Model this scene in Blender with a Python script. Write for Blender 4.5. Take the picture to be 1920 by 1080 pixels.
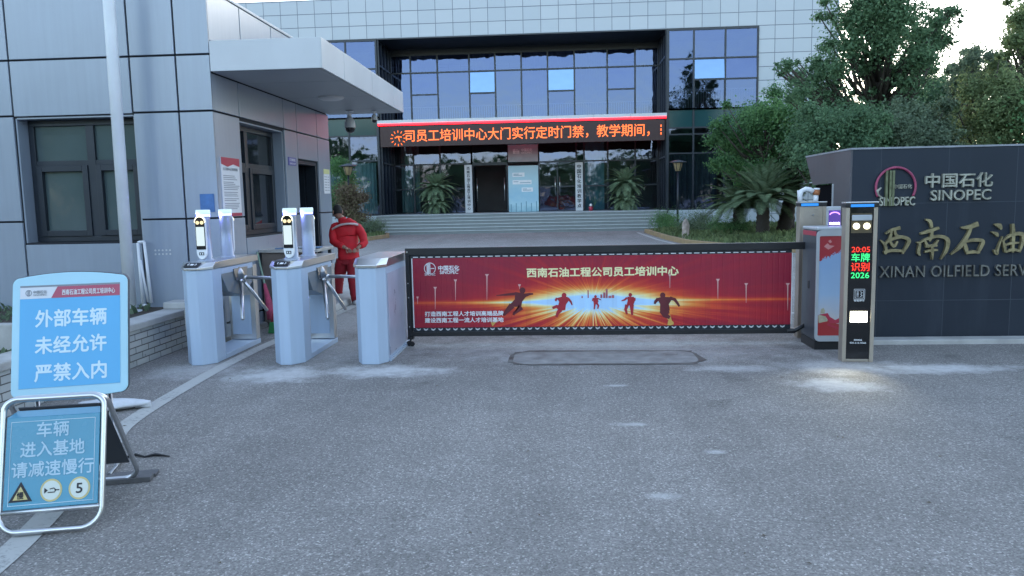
import bpy, bmesh, math, random
import numpy as np
from mathutils import Vector, Matrix
R = math.radians
scene = bpy.context.scene
col = scene.collection
for o in list(bpy.data.objects):
    bpy.data.objects.remove(o)

# ------------------------------------------------------------------ camera
FPX, PITCH, YAW, ROLL, EYE = 1434.0, 0.113215724, -0.0667231535, -0.020265811, 1.6
fwv = Vector((math.sin(YAW)*math.cos(PITCH), math.cos(YAW)*math.cos(PITCH), -math.sin(PITCH)))
r0 = Vector((math.cos(YAW), -math.sin(YAW), 0)); u0 = r0.cross(fwv)
rv = r0*math.cos(ROLL)+u0*math.sin(ROLL); uv = -r0*math.sin(ROLL)+u0*math.cos(ROLL)
cam = bpy.data.cameras.new('camera'); cam.sensor_width = 36; cam.lens = FPX/1920*36
cam.clip_start = 0.05; cam.clip_end = 2000
co = bpy.data.objects.new('camera', cam); col.objects.link(co)
m3 = Matrix((rv, uv, -fwv)).transposed()
co.matrix_world = Matrix.Translation((0, 0, EYE)) @ m3.to_4x4()
scene.camera = co

# ------------------------------------------------------------------ sky, sun, exposure
EXPO = 3.05
EMK = 2**(1.0-EXPO)   # lamp strengths below are for exposure 1
SUN_EL, SUN_ROT = R(5), R(8)
w = bpy.data.worlds.new("World"); scene.world = w; w.use_nodes = True
nt = w.node_tree; nt.nodes.clear()
sky = nt.nodes.new('ShaderNodeTexSky'); sky.sky_type = 'NISHITA'; sky.sun_disc = False
sky.sun_elevation = SUN_EL; sky.sun_rotation = SUN_ROT
sky.air_density = 1.0; sky.dust_density = 1.0; sky.ozone_density = 2.0
hs = nt.nodes.new('ShaderNodeHueSaturation'); hs.inputs['Saturation'].default_value = 0.62
bg = nt.nodes.new('ShaderNodeBackground'); bg.inputs['Strength'].default_value = 0.15
wo = nt.nodes.new('ShaderNodeOutputWorld')
wb = nt.nodes.new('ShaderNodeMix'); wb.data_type = 'RGBA'; wb.blend_type = 'MULTIPLY'; wb.inputs[0].default_value = 1; wb.inputs[7].default_value = (.93, .98, 1.07, 1)   # the camera's cool white balance
nt.links.new(sky.outputs[0], hs.inputs['Color']); nt.links.new(hs.outputs[0], wb.inputs[6]); nt.links.new(wb.outputs[2], bg.inputs[0]); nt.links.new(bg.outputs[0], wo.inputs[0])
sl = bpy.data.lights.new('sun', 'SUN'); sl.energy = 0.25; sl.angle = R(20); sl.color = (1, .9, .8)
so = bpy.data.objects.new('sun', sl); col.objects.link(so)
sd = Vector((math.sin(SUN_ROT)*math.cos(SUN_EL), math.cos(SUN_ROT)*math.cos(SUN_EL), math.sin(SUN_EL)))
so.rotation_euler = sd.to_track_quat('Z', 'Y').to_euler()
so.location = (30, 60, 30)
scene.view_settings.view_transform = 'Standard'; scene.view_settings.look = 'None'
scene.view_settings.exposure = EXPO; scene.view_settings.gamma = 1.0

# ------------------------------------------------------------------ measuring helpers (photo 1920x1080 -> metres)
def ray(x, y): return fwv + rv*((x-960)/FPX) - uv*((y-540)/FPX)
EYEP = Vector((0, 0, EYE))
def G(x, y, z=0.0): d = ray(x, y); return EYEP + d*((z-EYE)/d.z)
def PY(x, y, Y): d = ray(x, y); return EYEP + d*(Y/d.y)
def PX(x, y, X): d = ray(x, y); return EYEP + d*(X/d.x)

# ------------------------------------------------------------------ mesh builder
class MB:
    def __init__(s): s.v = []; s.f = []; s.m = []; s.sm = []
    def add(s, vs, fs, mi=0, sm=False):
        b = len(s.v); s.v += [tuple(p) for p in vs]
        for f in fs: s.f.append([i+b for i in f]); s.m.append(mi); s.sm.append(sm)
        return s
    def box(s, a, b, mi=0):
        x0, x1 = sorted((a[0], b[0])); y0, y1 = sorted((a[1], b[1])); z0, z1 = sorted((a[2], b[2]))
        v = [(x0,y0,z0),(x1,y0,z0),(x1,y1,z0),(x0,y1,z0),(x0,y0,z1),(x1,y0,z1),(x1,y1,z1),(x0,y1,z1)]
        return s.add(v, [(0,3,2,1),(4,5,6,7),(0,1,5,4),(1,2,6,5),(2,3,7,6),(3,0,4,7)], mi)
    def prism(s, poly, d, mi=0):
        n = len(poly); d = Vector(d); v = [Vector(p) for p in poly]; v += [p+d for p in v]
        nrm = Vector((0,0,0))
        for i in range(n): nrm += v[i].cross(v[(i+1) % n])
        fs = [list(range(n)), list(range(2*n-1, n-1, -1))] + [(i, i+n, (i+1) % n+n, (i+1) % n) for i in range(n)]
        if nrm.dot(d) > 0: fs = [f[::-1] for f in fs]
        return s.add(v, fs, mi)
    def tube(s, path, r, n=12, mi=0, caps=True, closed=False):
        path = [Vector(p) for p in path]; N = len(path)
        rs = r if isinstance(r, (list, tuple)) else [r]*N
        ref = None; vs = []
        for i, p in enumerate(path):
            if closed: t = path[(i+1) % N]-path[i-1]
            else: t = path[min(i+1, N-1)]-path[max(i-1, 0)]
            t.normalize()
            if ref is None:
                ref = t.orthogonal().normalized()
            ref = (ref - t*ref.dot(t)).normalized(); b = t.cross(ref)
            for k in range(n):
                a = 2*math.pi*k/n; vs.append(p+(ref*math.cos(a)+b*math.sin(a))*rs[i])
        fs = []
        for i in range(N if closed else N-1):
            j = (i+1) % N
            for k in range(n):
                l = (k+1) % n; fs.append((i*n+k, i*n+l, j*n+l, j*n+k))
        s.add(vs, fs, mi, True)
        if caps and not closed:
            b = len(s.v)-N*n
            s.f.append([b+k for k in range(n-1, -1, -1)]); s.m.append(mi); s.sm.append(False)
            s.f.append([b+(N-1)*n+k for k in range(n)]); s.m.append(mi); s.sm.append(False)
        return s
    def cyl(s, a, b, r, n=20, mi=0, r2=None): return s.tube([a, b], [r, r if r2 is None else r2], n, mi)
    def lathe(s, c, prof, n=24, mi=0):
        vs = []; fs = []
        for (r, z) in prof:
            for k in range(n):
                a = 2*math.pi*k/n; vs.append((c[0]+r*math.cos(a), c[1]+r*math.sin(a), c[2]+z))
        for i in range(len(prof)-1):
            for k in range(n):
                l = (k+1) % n; fs.append((i*n+k, i*n+l, (i+1)*n+l, (i+1)*n+k))
        return s.add(vs, fs, mi, True)
    def ball(s, c, r, n=16, mi=0):
        if not isinstance(r, (list, tuple)): r = (r, r, r)
        vs = []; fs = []; m = n//2
        for i in range(m+1):
            t = math.pi*i/m
            for k in range(n):
                a = 2*math.pi*k/n
                vs.append((c[0]+r[0]*math.sin(t)*math.cos(a), c[1]+r[1]*math.sin(t)*math.sin(a), c[2]+r[2]*math.cos(t)))
        for i in range(m):
            for k in range(n):
                l = (k+1) % n; fs.append((i*n+k, (i+1)*n+k, (i+1)*n+l, i*n+l))
        return s.add(vs, fs, mi, True)

def world_of(o):
    l = Vector((0,0,0))
    while o: l = l + o.location; o = o.parent
    return l
def obj(name, mb, mats, parent=None, local=False, bevel=0, seg=2):
    me = bpy.data.meshes.new(name)
    off = world_of(parent) if (parent is not None and not local) else Vector((0,0,0))
    me.from_pydata([(p[0]-off.x, p[1]-off.y, p[2]-off.z) for p in mb.v], [], mb.f)
    if not isinstance(mats, (list, tuple)): mats = [mats]
    for m in mats: me.materials.append(m)
    me.polygons.foreach_set('material_index', mb.m); me.polygons.foreach_set('use_smooth', mb.sm)
    me.validate(); me.update()
    o = bpy.data.objects.new(name, me); col.objects.link(o)
    if parent is not None: o.parent = parent
    if bevel:
        b = o.modifiers.new('bevel', 'BEVEL'); b.width = bevel; b.segments = seg; b.limit_method = 'ANGLE'; b.angle_limit = R(40)
    return o
def tag(o, label=None, cat=None, group=None, kind=None):
    if label: o['label'] = label
    if cat: o['category'] = cat
    if group: o['group'] = group
    if kind: o['kind'] = kind
    return o
def thing(name, loc, label, cat, group=None, rz=0):
    o = bpy.data.objects.new(name, None); o.empty_display_size = .2; col.objects.link(o); o.location = loc; o.rotation_euler = (0,0,rz)
    return tag(o, label, cat, group)
def struct(name, mb, mats, **k): return tag(obj(name, mb, mats, **k), kind='structure')
def copy_tree(o, parent=None):
    c = o.copy(); col.objects.link(c)
    if parent is not None: c.parent = parent
    for ch in [x for x in bpy.data.objects if x.parent is o]: copy_tree(ch, c)
    return c

def text_raw(body, bold=0.0, spacing=1.0):
    c = bpy.data.curves.new('lettering', 'FONT'); c.body = body; c.size = 1; c.offset = bold; c.resolution_u = 3; c.space_character = spacing
    c.dimensions = '2D'; c.fill_mode = 'FRONT'
    o = bpy.data.objects.new('lettering', c); col.objects.link(o); bpy.context.view_layer.update()
    m = o.to_mesh(); vs = [(v.co.x, v.co.y) for v in m.vertices]; fs = [list(p.vertices) for p in m.polygons]
    o.to_mesh_clear(); bpy.data.objects.remove(o); bpy.data.curves.remove(c)
    return vs, fs
def text(mb, body, org, right, up, w, h, ext=0.002, bold=0.0, mi=0, shear=0.0, spacing=1.0, keep=False):
    """text fitted into a w x h box whose lower-left corner is org"""
    vs, fs = text_raw(body, 0, spacing)
    if not vs: return mb
    xs = [v[0] for v in vs]; ys = [v[1] for v in vs]
    x0, y0 = min(xs), min(ys); sx = w/(max(xs)-x0); sy = h/(max(ys)-y0)
    if keep: sx = sy = min(sx, sy)
    org, right, up = Vector(org), Vector(right).normalized(), Vector(up).normalized()
    n = right.cross(up)
    def P(v, d): return org + right*((v[0]-x0)*sx+shear*(v[1]-y0)*sy) + up*((v[1]-y0)*sy) + n*d
    k = len(vs)
    edges = {}
    for f in fs:
        for a, b in zip(f, f[1:]+f[:1]):
            edges[(a, b)] = 1
    rim = [e for e in edges if (e[1], e[0]) not in edges]
    f0 = [P(v, 0) for v in vs]; flip = (f0[fs[0][1]]-f0[fs[0][0]]).cross(f0[fs[0][2]]-f0[fs[0][0]]).dot(n) < 0
    fl = [f[::-1] for f in fs] if flip else fs
    d = bold*min(w/max(1, len(body)), h)*1.0      # heavier strokes: the glyphs are laid down several times, slightly shifted
    stamps = [(0, 0)] if not bold else [(-d, 0), (d, 0), (0, -d), (0, d), (0, 0)]
    for si, (ox, oz) in enumerate(stamps):
        e = ext+.00025*si*(1 if ext < .004 else 3); sh = right*ox+up*oz
        front = [P(v, e)+sh for v in vs]
        mb.add(front, fl, mi)
        if ext > 0.004:
            back = [P(v, 0)+sh for v in vs]
            mb.add(front+back, [(e_[1], e_[0], e_[0]+k, e_[1]+k) if not flip else (e_[0], e_[1], e_[1]+k, e_[0]+k) for e_ in rim], mi)
    return mb

# ------------------------------------------------------------------ materials
def lin(c):
    f = lambda v: (v/12.92 if v <= .04045 else ((v+.055)/1.055)**2.4)
    return tuple(f(x/255) for x in c)
def nodes(name):
    m = bpy.data.materials.new(name); m.use_nodes = True; t = m.node_tree
    return m, t, t.nodes['Principled BSDF']
def N(t, typ, **k):
    n = t.nodes.new(typ)
    for a, b in k.items():
        if a.startswith('i_'): n.inputs[a[2:]].default_value = b
        else: setattr(n, a, b)
    return n
def mixc(t, fac, a, b, mode='MIX'):
    n = t.nodes.new('ShaderNodeMix'); n.data_type = 'RGBA'; n.blend_type = mode
    for i, v in ((0, fac), (6, a), (7, b)):
        if hasattr(v, 'is_output') or hasattr(v, 'links'): t.links.new(v, n.inputs[i])
        else: n.inputs[i].default_value = (v if i == 0 else (*v[:3], 1))
    return n.outputs[2]
def math_(t, op, a, b=None, c=None, clamp=False):
    n = t.nodes.new('ShaderNodeMath'); n.operation = op; n.use_clamp = clamp
    for i, v in enumerate((a, b, c)):
        if v is None: continue
        if hasattr(v, 'links'): t.links.new(v, n.inputs[i])
        else: n.inputs[i].default_value = v
    return n.outputs[0]
def noise(t, vec, scale, detail=4, rough=.55):
    n = N(t, 'ShaderNodeTexNoise'); n.inputs['Scale'].default_value = scale; n.inputs['Detail'].default_value = detail; n.inputs['Roughness'].default_value = rough
    if vec is not None: t.links.new(vec, n.inputs['Vector'])
    return n.outputs['Fac']
def pos(t): return N(t, 'ShaderNodeNewGeometry').outputs['Position']
def ramp(t, fac, stops):
    n = N(t, 'ShaderNodeValToRGB'); e = n.color_ramp.elements
    while len(e) < len(stops): e.new(.5)
    for k, (p, c) in zip(e, stops): k.position = p; k.color = (*c[:3], 1) if not isinstance(c, (int, float)) else (c, c, c, 1)
    t.links.new(fac, n.inputs[0]); return n.outputs[0]
def mat(name, c, rough=.55, metal=0, var=.12, vs=3, bump=0, bs=60, spec=.5, emit=None, es=0, coat=0, streak=0):
    m, t, p = nodes(name)
    P = pos(t)
    if var:
        f = noise(t, P, vs, 5)
        if streak:
            mp = N(t, 'ShaderNodeMapping'); mp.inputs['Scale'].default_value = (9, 9, .5); t.links.new(P, mp.inputs['Vector'])
            f = math_(t, 'ADD', math_(t, 'MULTIPLY', f, 1-streak), math_(t, 'MULTIPLY', noise(t, mp.outputs[0], 2, 4), streak))
        mr = N(t, 'ShaderNodeMapRange'); t.links.new(f, mr.inputs[0])
        mr.inputs[1].default_value = .3; mr.inputs[2].default_value = .7; mr.inputs[3].default_value = 1-var; mr.inputs[4].default_value = 1+var
        cc = N(t, 'ShaderNodeCombineColor')
        for i in range(3): t.links.new(mr.outputs[0], cc.inputs[i])
        t.links.new(mixc(t, 1.0, c, cc.outputs[0], 'MULTIPLY'), p.inputs['Base Color'])
        t.links.new(math_(t, 'MULTIPLY', mr.outputs[0], rough, clamp=True), p.inputs['Roughness'])
    else:
        p.inputs['Base Color'].default_value = (*c, 1); p.inputs['Roughness'].default_value = rough
    p.inputs['Metallic'].default_value = metal; p.inputs['Specular IOR Level'].default_value = spec
    p.inputs['Coat Weight'].default_value = coat; p.inputs['Coat Roughness'].default_value = .03 if coat < .6 else .27
    if emit: p.inputs['Emission Color'].default_value = (*emit, 1); p.inputs['Emission Strength'].default_value = es*EMK
    if bump:
        b = N(t, 'ShaderNodeBump'); b.inputs['Strength'].default_value = bump; b.inputs['Distance'].default_value = .01
        t.links.new(noise(t, P, bs, 4), b.inputs['Height']); t.links.new(b.outputs[0], p.inputs['Normal'])
    return m
M = {}
M['panel'] = mat('aluminium_panel', (.235,.280,.345), .30, .0, .09, 1.2, spec=.7, streak=.5, coat=.85)
M['joint'] = mat('dark_joint', (.012,.014,.02), .8, var=0)
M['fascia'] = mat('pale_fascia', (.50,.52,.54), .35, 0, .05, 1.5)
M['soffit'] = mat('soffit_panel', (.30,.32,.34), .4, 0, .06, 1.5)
M['frame'] = mat('dark_window_frame', (.020,.027,.038), .35, .2, .1)
M['black'] = mat('black_plastic', (.012,.012,.014), .35, 0, .1)
M['blackmetal'] = mat('black_painted_metal', (.014,.015,.018), .38, .1, .15)
M['white'] = mat('white_paint', (.72,.74,.76), .4, 0, .06, 3)
M['polewhite'] = mat('grey_white_paint', (.72,.75,.78), .4, 0, .08, 2)
M['steel'] = mat('brushed_steel', (.60,.61,.62), .28, 1.0, .025, 3)
M['steeldark'] = mat('worn_steel', (.36,.37,.38), .32, 1.0, .04, 4)
M['cabinet'] = mat('turnstile_blue_white', (.40,.50,.63), .3, .0, .05, 1.6, spec=.6, streak=.7)
M['champagne'] = mat('champagne_aluminium', (.42,.37,.31), .34, .5, .07, 6)
M['slate'] = mat('slate_grey_paint', (.055,.062,.075), .38, .0, .12, 5)
M['silverframe'] = mat('silver_frame_paint', (.40,.43,.46), .36, .2, .06, 5)
M['blueglow'] = mat('blue_light_strip', (.02,.14,.4), .3, 0, 0, emit=lin((40,130,215)), es=.5)
M['glassblack'] = mat('black_glass', (.006,.006,.007), .08, 0, 0, coat=.5)
M['lampwhite'] = mat('lamp_white', (.2,.2,.17), .3, 0, 0, emit=(1,.93,.62), es=1.6)
M['lampsoft'] = mat('lamp_soft', (.15,.14,.1), .3, 0, 0, emit=(1,.80,.42), es=.62)
M['screen'] = mat('lit_screen', (.05,.05,.05), .2, 0, 0, emit=(.78,.95,1.0), es=.46)
M['ledring'] = mat('led_cap', (.22,.25,.3), .3, 0, 0, emit=(.62,.88,1.0), es=.44)
M['ledviolet'] = mat('violet_led', (.2,.2,.5), .3, 0, 0, emit=(.22,.25,1.0), es=2.6)
M['ledpurple'] = mat('purple_led', (.2,.1,.5), .3, 0, 0, emit=(.55,.25,1.0), es=1.2)
M['ledred'] = mat('red_led', (.3,.02,.01), .4, 0, 0, emit=(1,.045,.02), es=.75)
M['ledorange'] = mat('orange_led', (.3,.05,.01), .4, 0, 0, emit=(1,.15,.022), es=1.05)
M['ledgreen'] = mat('green_led', (.02,.3,.1), .4, 0, 0, emit=(.05,1,.28), es=.60)
M['ledstrip'] = mat('red_led_strip', (.3,.01,.01), .4, 0, 0, emit=(1,.004,.010), es=5)
M['ink'] = mat('black_ink', (.02,.02,.025), .6, 0, 0)
M['inkwhite'] = mat('white_ink', (.72,.74,.76), .55, 0, .05, 8)
M['inkgrey'] = mat('grey_ink', (.22,.24,.27), .6, 0, 0)
M['inkred'] = mat('red_ink', (.38,.03,.06), .5, 0, .08, 5)
M['paper'] = mat('white_paper', (.62,.63,.66), .45, 0, .04, 6)
M['stone'] = mat('grey_granite', (.34,.37,.37), .55, 0, .16, 9, bump=.15)
M['soil'] = mat('brown_soil', (.055,.045,.034), .95, 0, .5, 7, bump=1, bs=25)
M['concrete'] = mat('grey_concrete', (.24,.24,.23), .85, 0, .22, 4, bump=.3)
M['kerb'] = mat('pale_kerb', (.38,.38,.37), .8, 0, .2, 4, bump=.3)
M['kerbyellow'] = mat('ochre_kerb', (.30,.22,.12), .8, 0, .3, 3, bump=.3)
M['gold'] = mat('weathered_gold', (.235,.20,.105), .5, .25, .45, 14)
M['goldpale'] = mat('weathered_pale_gold', (.34,.345,.29), .5, .3, .3, 14)
M['dark'] = mat('interior_shade_black', (.010,.010,.012), .95, 0, 0, spec=0)  # near-black colour standing in for shade inside open hollows

# ---------------------------------------------------------------- asphalt
def asphalt():
    m, t, p = nodes('worn_asphalt'); P = pos(t)
    big = noise(t, P, .35, 5); mid = noise(t, P, 2.2, 5, .6)
    vor = N(t, 'ShaderNodeTexVoronoi'); vor.inputs['Scale'].default_value = 115; t.links.new(P, vor.inputs['Vector'])
    sp = N(t, 'ShaderNodeTexWhiteNoise'); t.links.new(vor.outputs['Position'], sp.inputs['Vector'])
    fine = noise(t, P, 38, 3, .7)
    base = ramp(t, big, [(.3, (.190,.181,.172)), (.7, (.243,.232,.221))])
    mpt = N(t, 'ShaderNodeMapping'); mpt.inputs['Scale'].default_value = (1.5, .16, 1); t.links.new(P, mpt.inputs['Vector'])
    trk = noise(t, mpt.outputs[0], 1.0, 4, .55)     # long soft wheel-worn bands through the gate
    spot = ramp(t, noise(t, P, 1.1, 3, .5), [(.22, .62), (.34, 1.0)])
    k = math_(t, 'MULTIPLY', math_(t, 'MULTIPLY_ADD', mid, .5, .75), math_(t, 'MULTIPLY', math_(t, 'MULTIPLY_ADD', trk, .55, .72), spot)); k2 = math_(t, 'MULTIPLY_ADD', fine, 1.1, .45)
    speck = ramp(t, sp.outputs['Value'], [(0, .66), (.45, .94), (.84, 1.06), (.94, 1.45), (1, 2.0)])
    kk = math_(t, 'MULTIPLY', math_(t, 'MULTIPLY', k, k2), speck)
    cc = N(t, 'ShaderNodeCombineColor')
    for i in range(3): t.links.new(kk, cc.inputs[i])
    c = mixc(t, 1.0, base, cc.outputs[0], 'MULTIPLY')
    # white cement dust left by the new bolted-down machines, and the swept pale band at the gate line
    nz = noise(t, P, 4.0, 8, .72); nf = noise(t, P, 14, 5, .7)
    tot = None
    for cx, cy, rx, ry, a in DUST:
        vm = N(t, 'ShaderNodeVectorMath', operation='SUBTRACT'); t.links.new(P, vm.inputs[0]); vm.inputs[1].default_value = (cx, cy, 0)
        v2 = N(t, 'ShaderNodeVectorMath', operation='MULTIPLY'); t.links.new(vm.outputs[0], v2.inputs[0]); v2.inputs[1].default_value = (1/rx, 1/ry, 0)
        ln = N(t, 'ShaderNodeVectorMath', operation='LENGTH'); t.links.new(v2.outputs[0], ln.inputs[0])
        d = math_(t, 'SUBTRACT', 1.0, ln.outputs['Value']); d = math_(t, 'ADD', d, math_(t, 'MULTIPLY_ADD', nz, 2.4, -1.15))
        d = math_(t, 'MULTIPLY', math_(t, 'MULTIPLY', d, 1.3, clamp=True), a)
        tot = d if tot is None else math_(t, 'MAXIMUM', tot, d)
    tot = math_(t, 'MULTIPLY', tot, math_(t, 'MULTIPLY_ADD', nf, 1.3, .25, clamp=True))
    c = mixc(t, tot, c, (.52,.52,.52))
    t.links.new(c, p.inputs['Base Color']); p.inputs['Roughness'].default_value = .82; p.inputs['Specular IOR Level'].default_value = .35
    b = N(t, 'ShaderNodeBump'); b.inputs['Strength'].default_value = .55; b.inputs['Distance'].default_value = .006
    t.links.new(math_(t, 'ADD', vor.outputs['Distance'], fine), b.inputs['Height']); t.links.new(b.outputs[0], p.inputs['Normal'])
    return m
DUST = [(-2.72,6.98,.55,.42,.95), (-3.65,7.2,.5,.45,.5), (-1.72,7.12,.70,.30,1.0), (-2.3,8.2,.9,.9,.35), (3.35,7.1,.85,.24,1.0), (2.3,6.5,.42,.28,.8),
        (2.6,7.2,.7,.4,.6), (.4,8.2,2.6,.9,.5), (.45,6.5,.15,.05,.6), (.47,5.35,.14,.06,.6), (.5,4.02,.13,.05,.5), (.52,3.05,.13,.07,.5), (.95,4.75,.08,.05,.6),
        (1.0,7.7,1.2,.36,.42), (-3.0,10.3,.8,1.8,.35), (1.6,7.15,.5,.18,.6), (-3.6,13.5,1.2,2,.3), (0,14,6,4,.25), (-1,24,9,9,.22)]
M['asphalt'] = asphalt()
def worn_paint(name, c, wear=.5):
    m, t, p = nodes(name); P = pos(t)
    f = math_(t, 'ADD', math_(t, 'MULTIPLY', noise(t, P, 30, 5, .7), .65), math_(t, 'MULTIPLY', noise(t, P, 3, 4), .35))
    fac = ramp(t, f, [(wear-.12, 0.0), (wear+.06, 1.0)])
    t.links.new(mixc(t, fac, (.12,.12,.125), c), p.inputs['Base Color']); p.inputs['Roughness'].default_value = .8
    return m
M['lane'] = worn_paint('worn_white_paint', (.42,.42,.40), .42)
M['sealant'] = mat('loop_sealant', (.115,.108,.10), .8, 0, .6, 5)
M['patch'] = mat('pale_patch', (.25,.245,.24), .85, 0, .3, 7, bump=.5)
M['plot'] = mat('bed_soil', (.035,.05,.022), .95, 0, .5, 5, bump=1, bs=12)

struct('ground', MB().add([(-260,-260,0),(260,-260,0),(260,260,0),(-260,260,0)], [(0,1,2,3)]), M['asphalt'])
def strip(mb, pts, wd, z=.004):
    pts = [Vector((p[0], p[1], 0)) for p in pts]; vs = []
    for i, p in enumerate(pts):
        t = (pts[min(i+1, len(pts)-1)]-pts[max(i-1, 0)]).normalized(); n = Vector((-t.y, t.x, 0))
        vs += [(p+n*wd/2)+Vector((0,0,z)), (p-n*wd/2)+Vector((0,0,z))]
    mb.add(vs, [(2*i+1, 2*i+3, 2*i+2, 2*i) for i in range(len(pts)-1)]); return mb
def smooth(pts, m_=6):
    out = []; pts = [Vector((p[0], p[1], 0)) for p in pts]
    for i in range(len(pts)-1):
        p0, p1, p2, p3 = pts[max(i-1,0)], pts[i], pts[i+1], pts[min(i+2,len(pts)-1)]
        for k in range(m_): f = k/m_; out.append(.5*((2*p1)+(p2-p0)*f+(2*p0-5*p1+4*p2-p3)*f*f+(3*p1-p0-3*p2+p3)*f**3))
    return out+[pts[-1]]
struct('lane_marking', strip(strip(MB(), smooth([(-2.45,2.2),(-2.60,3.2),(-2.80,3.95),(-3.05,4.75),(-3.27,5.4),(-3.39,6.6),(-3.44,7.9),(-3.40,9.2),(-3.36,10.4),(-3.30,11.8),(-3.26,14)]), .14), [(2.5,10.6),(9,10.3)], .12), M['lane'])
# vehicle-detector loop cut in the asphalt: sealed outline and paler filling
lp = MB(); cx, cy, hx, hy, cr = .41, 7.69, .92, .30, .16
def rr(cx, cy, hx, hy, r, n=6):
    out = []
    for sx, sy, a0 in ((1,1,0),(-1,1,90),(-1,-1,180),(1,-1,270)):
        for k in range(n+1):
            a = R(a0+90*k/n); out.append((cx+sx*(hx-r)+r*math.cos(a), cy+sy*(hy-r)+r*math.sin(a)))
    return out
rnd = random.Random(4)
o1 = rr(cx, cy, hx+.05, hy+.05, cr+.05); i1 = rr(cx, cy, hx, hy, cr)
o1 = [(x+rnd.uniform(-.03,.03), y+rnd.uniform(-.035,.035)) for x, y in o1]
n = len(o1); lp.add([(x,y,.005) for x, y in o1]+[(x,y,.005) for x, y in i1], [(k, (k+1) % n, (k+1) % n+n, k+n) for k in range(n)])
struct('sensor_loop', lp, M['sealant'])
struct('loop_patch', MB().add([(x,y,.004) for x, y in i1], [list(range(n))]), M['patch'])
# raised pavement beside the gatehouse
struct('pavement', MB().box((-4.0,10.9,-.1),(-3.42,17,.10)).box((-9,13.2,-.1),(-4.0,17,.10)), M['kerb'], bevel=.012)
struct('pavement_edge', MB().box((-9,8.72,-.1),(-3.94,10.9,.06)), M['concrete'])
# planted beds with kerbs
bed = [(3.95,36.4),(4.05,30),(4.3,26.5),(5.2,23.8),(6.6,21.9),(9,20.5),(40,18),(40,60),(14.8,60),(14.8,42.1),(5.5,42.1),(5.45,37.6)]
struct('planting_bed', MB().prism([(x,y,-.1) for x, y in bed], (0,0,.22)), M['plot'])
kb = MB()
kpts = [(5.3,37.6),(3.95,36.4),(4.05,30),(4.3,26.5),(5.2,23.8),(6.6,21.9),(9,20.5),(40,18)]
def kerbline(mb, pts, wd, z0, z1, off=0):
    pts = [Vector((p[0], p[1], 0)) for p in pts]; vs = []
    for i, p in enumerate(pts):
        t = (pts[min(i+1, len(pts)-1)]-pts[max(i-1, 0)]).normalized(); nn = Vector((-t.y, t.x, 0)); q = p+nn*off
        for s, z in ((1,z0),(1,z1),(-1,z1),(-1,z0)): vs.append(q+nn*s*wd/2+Vector((0,0,z)))
    k = len(pts); fs = [(4*i+j, 4*i+(j+1) % 4, 4*i+4+(j+1) % 4, 4*i+4+j) for i in range(k-1) for j in range(4)]+[(3,2,1,0),(4*k-4,4*k-3,4*k-2,4*k-1)]
    mb.add(vs, fs); return mb
struct('bed_kerb', kerbline(MB(), kpts, .16, -.1, .16, 0), M['kerbyellow'])
struct('road_edge_line', strip(MB(), [(5.0,37.8),(3.55,36.4),(3.68,30),(3.95,26.5),(4.85,23.5),(6.3,21.5),(9,20.1)], .14), M['lane'])
bedl = [(-9.6,38.2),(-8.6,37.4),(-8.2,35.6),(-8.5,33),(-9.2,31.2),(-11,30),(-30,28),(-30,41.9),(-10.1,41.9),(-10.1,38.6)]
struct('planting_bed', MB().prism([(x,y,-.1) for x, y in bedl], (0,0,.22)), M['plot'])
struct('bed_kerb', kerbline(MB(), [(-9.6,38.2),(-8.6,37.4),(-8.2,35.6),(-8.5,33),(-9.2,31.2),(-11,30),(-30,28)], .16, -.1, .16), M['kerbyellow'])
# pale kerb at the foot of the name wall
struct('wall_kerb', MB().box((3.02,8.26,-.05),(12,8.46,.05)), M['kerb'], bevel=.01)

# ================================================================ gatehouse
gh = thing('gatehouse', (-6.5,11,0), 'grey metal-panelled gatehouse with a flat canopy over its side door, left of the turnstiles', 'building')
FX, FY = -4.0, 8.745
core = MB()   # dark backing wall, open where windows and the door are
def wallgrid(mb, plane, c, d, us, zs, holes):
    us = sorted(set(us)); zs = sorted(set(zs))
    for i in range(len(us)-1):
        for j in range(len(zs)-1):
            um, zm = (us[i]+us[i+1])/2, (zs[j]+zs[j+1])/2
            if any(h[0] < um < h[1] and h[2] < zm < h[3] for h in holes): continue
            if plane == 'x': mb.box((c-d,us[i],zs[j]),(c,us[i+1],zs[j+1]))
            else: mb.box((us[i],c,zs[j]),(us[i+1],c+d,zs[j+1]))
TOPZ = 4.08
hF = [(-6.39,-4.955,1.215,2.68)]; hS = [(9.49,11.03,1.22,2.665),(11.585,12.53,.06,2.29)]
wallgrid(core, 'y', FY+.03, .27, [-9.2,-6.39,-4.955,-4.03], [0,1.215,2.68,TOPZ-.02], hF)
wallgrid(core, 'x', FX-.03, .27, [9.05,9.49,11.03,11.585,12.53,13.2], [0,.06,1.22,2.29,2.665,TOPZ-.02], hS)
core.box((-9.2,13.0,0),(-4.03-.27,13.2,TOPZ-.02)); core.box((-9.2,9.05,0),(-9.0,13.0,TOPZ-.02))
core.box((-9.19,FY+.31,3.75),(-4.31,12.99,3.9)); core.box((-9.19,FY+.31,2.9),(-4.31,12.99,2.95))
obj('wall', core, M['joint'], gh)
pn = MB(); gp = .011
def pf(x0, x1, z0, z1): pn.box((x0+gp,FY,z0+gp),(x1-gp,FY+.028,z1-gp))
def ps(y0, y1, z0, z1): pn.box((FX-.028,y0+gp,z0+gp),(FX,y1-gp,z1-gp))
xs = [-9.2,-7.8,-6.405,-4.952,-4.402,-4.0+gp]
for a, b in zip(xs[:-1], xs[1:]):
    pf(a, b, 3.34, TOPZ)
    if a == -6.405: pf(a, b, 2.69, 3.34)
    else:
        pf(a, b, 2.705, 3.34); pf(a, b, 1.47, 2.705)
        if b <= -6.4: pf(a, b if b < -6.5 else -6.405, .02, 1.47)
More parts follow.
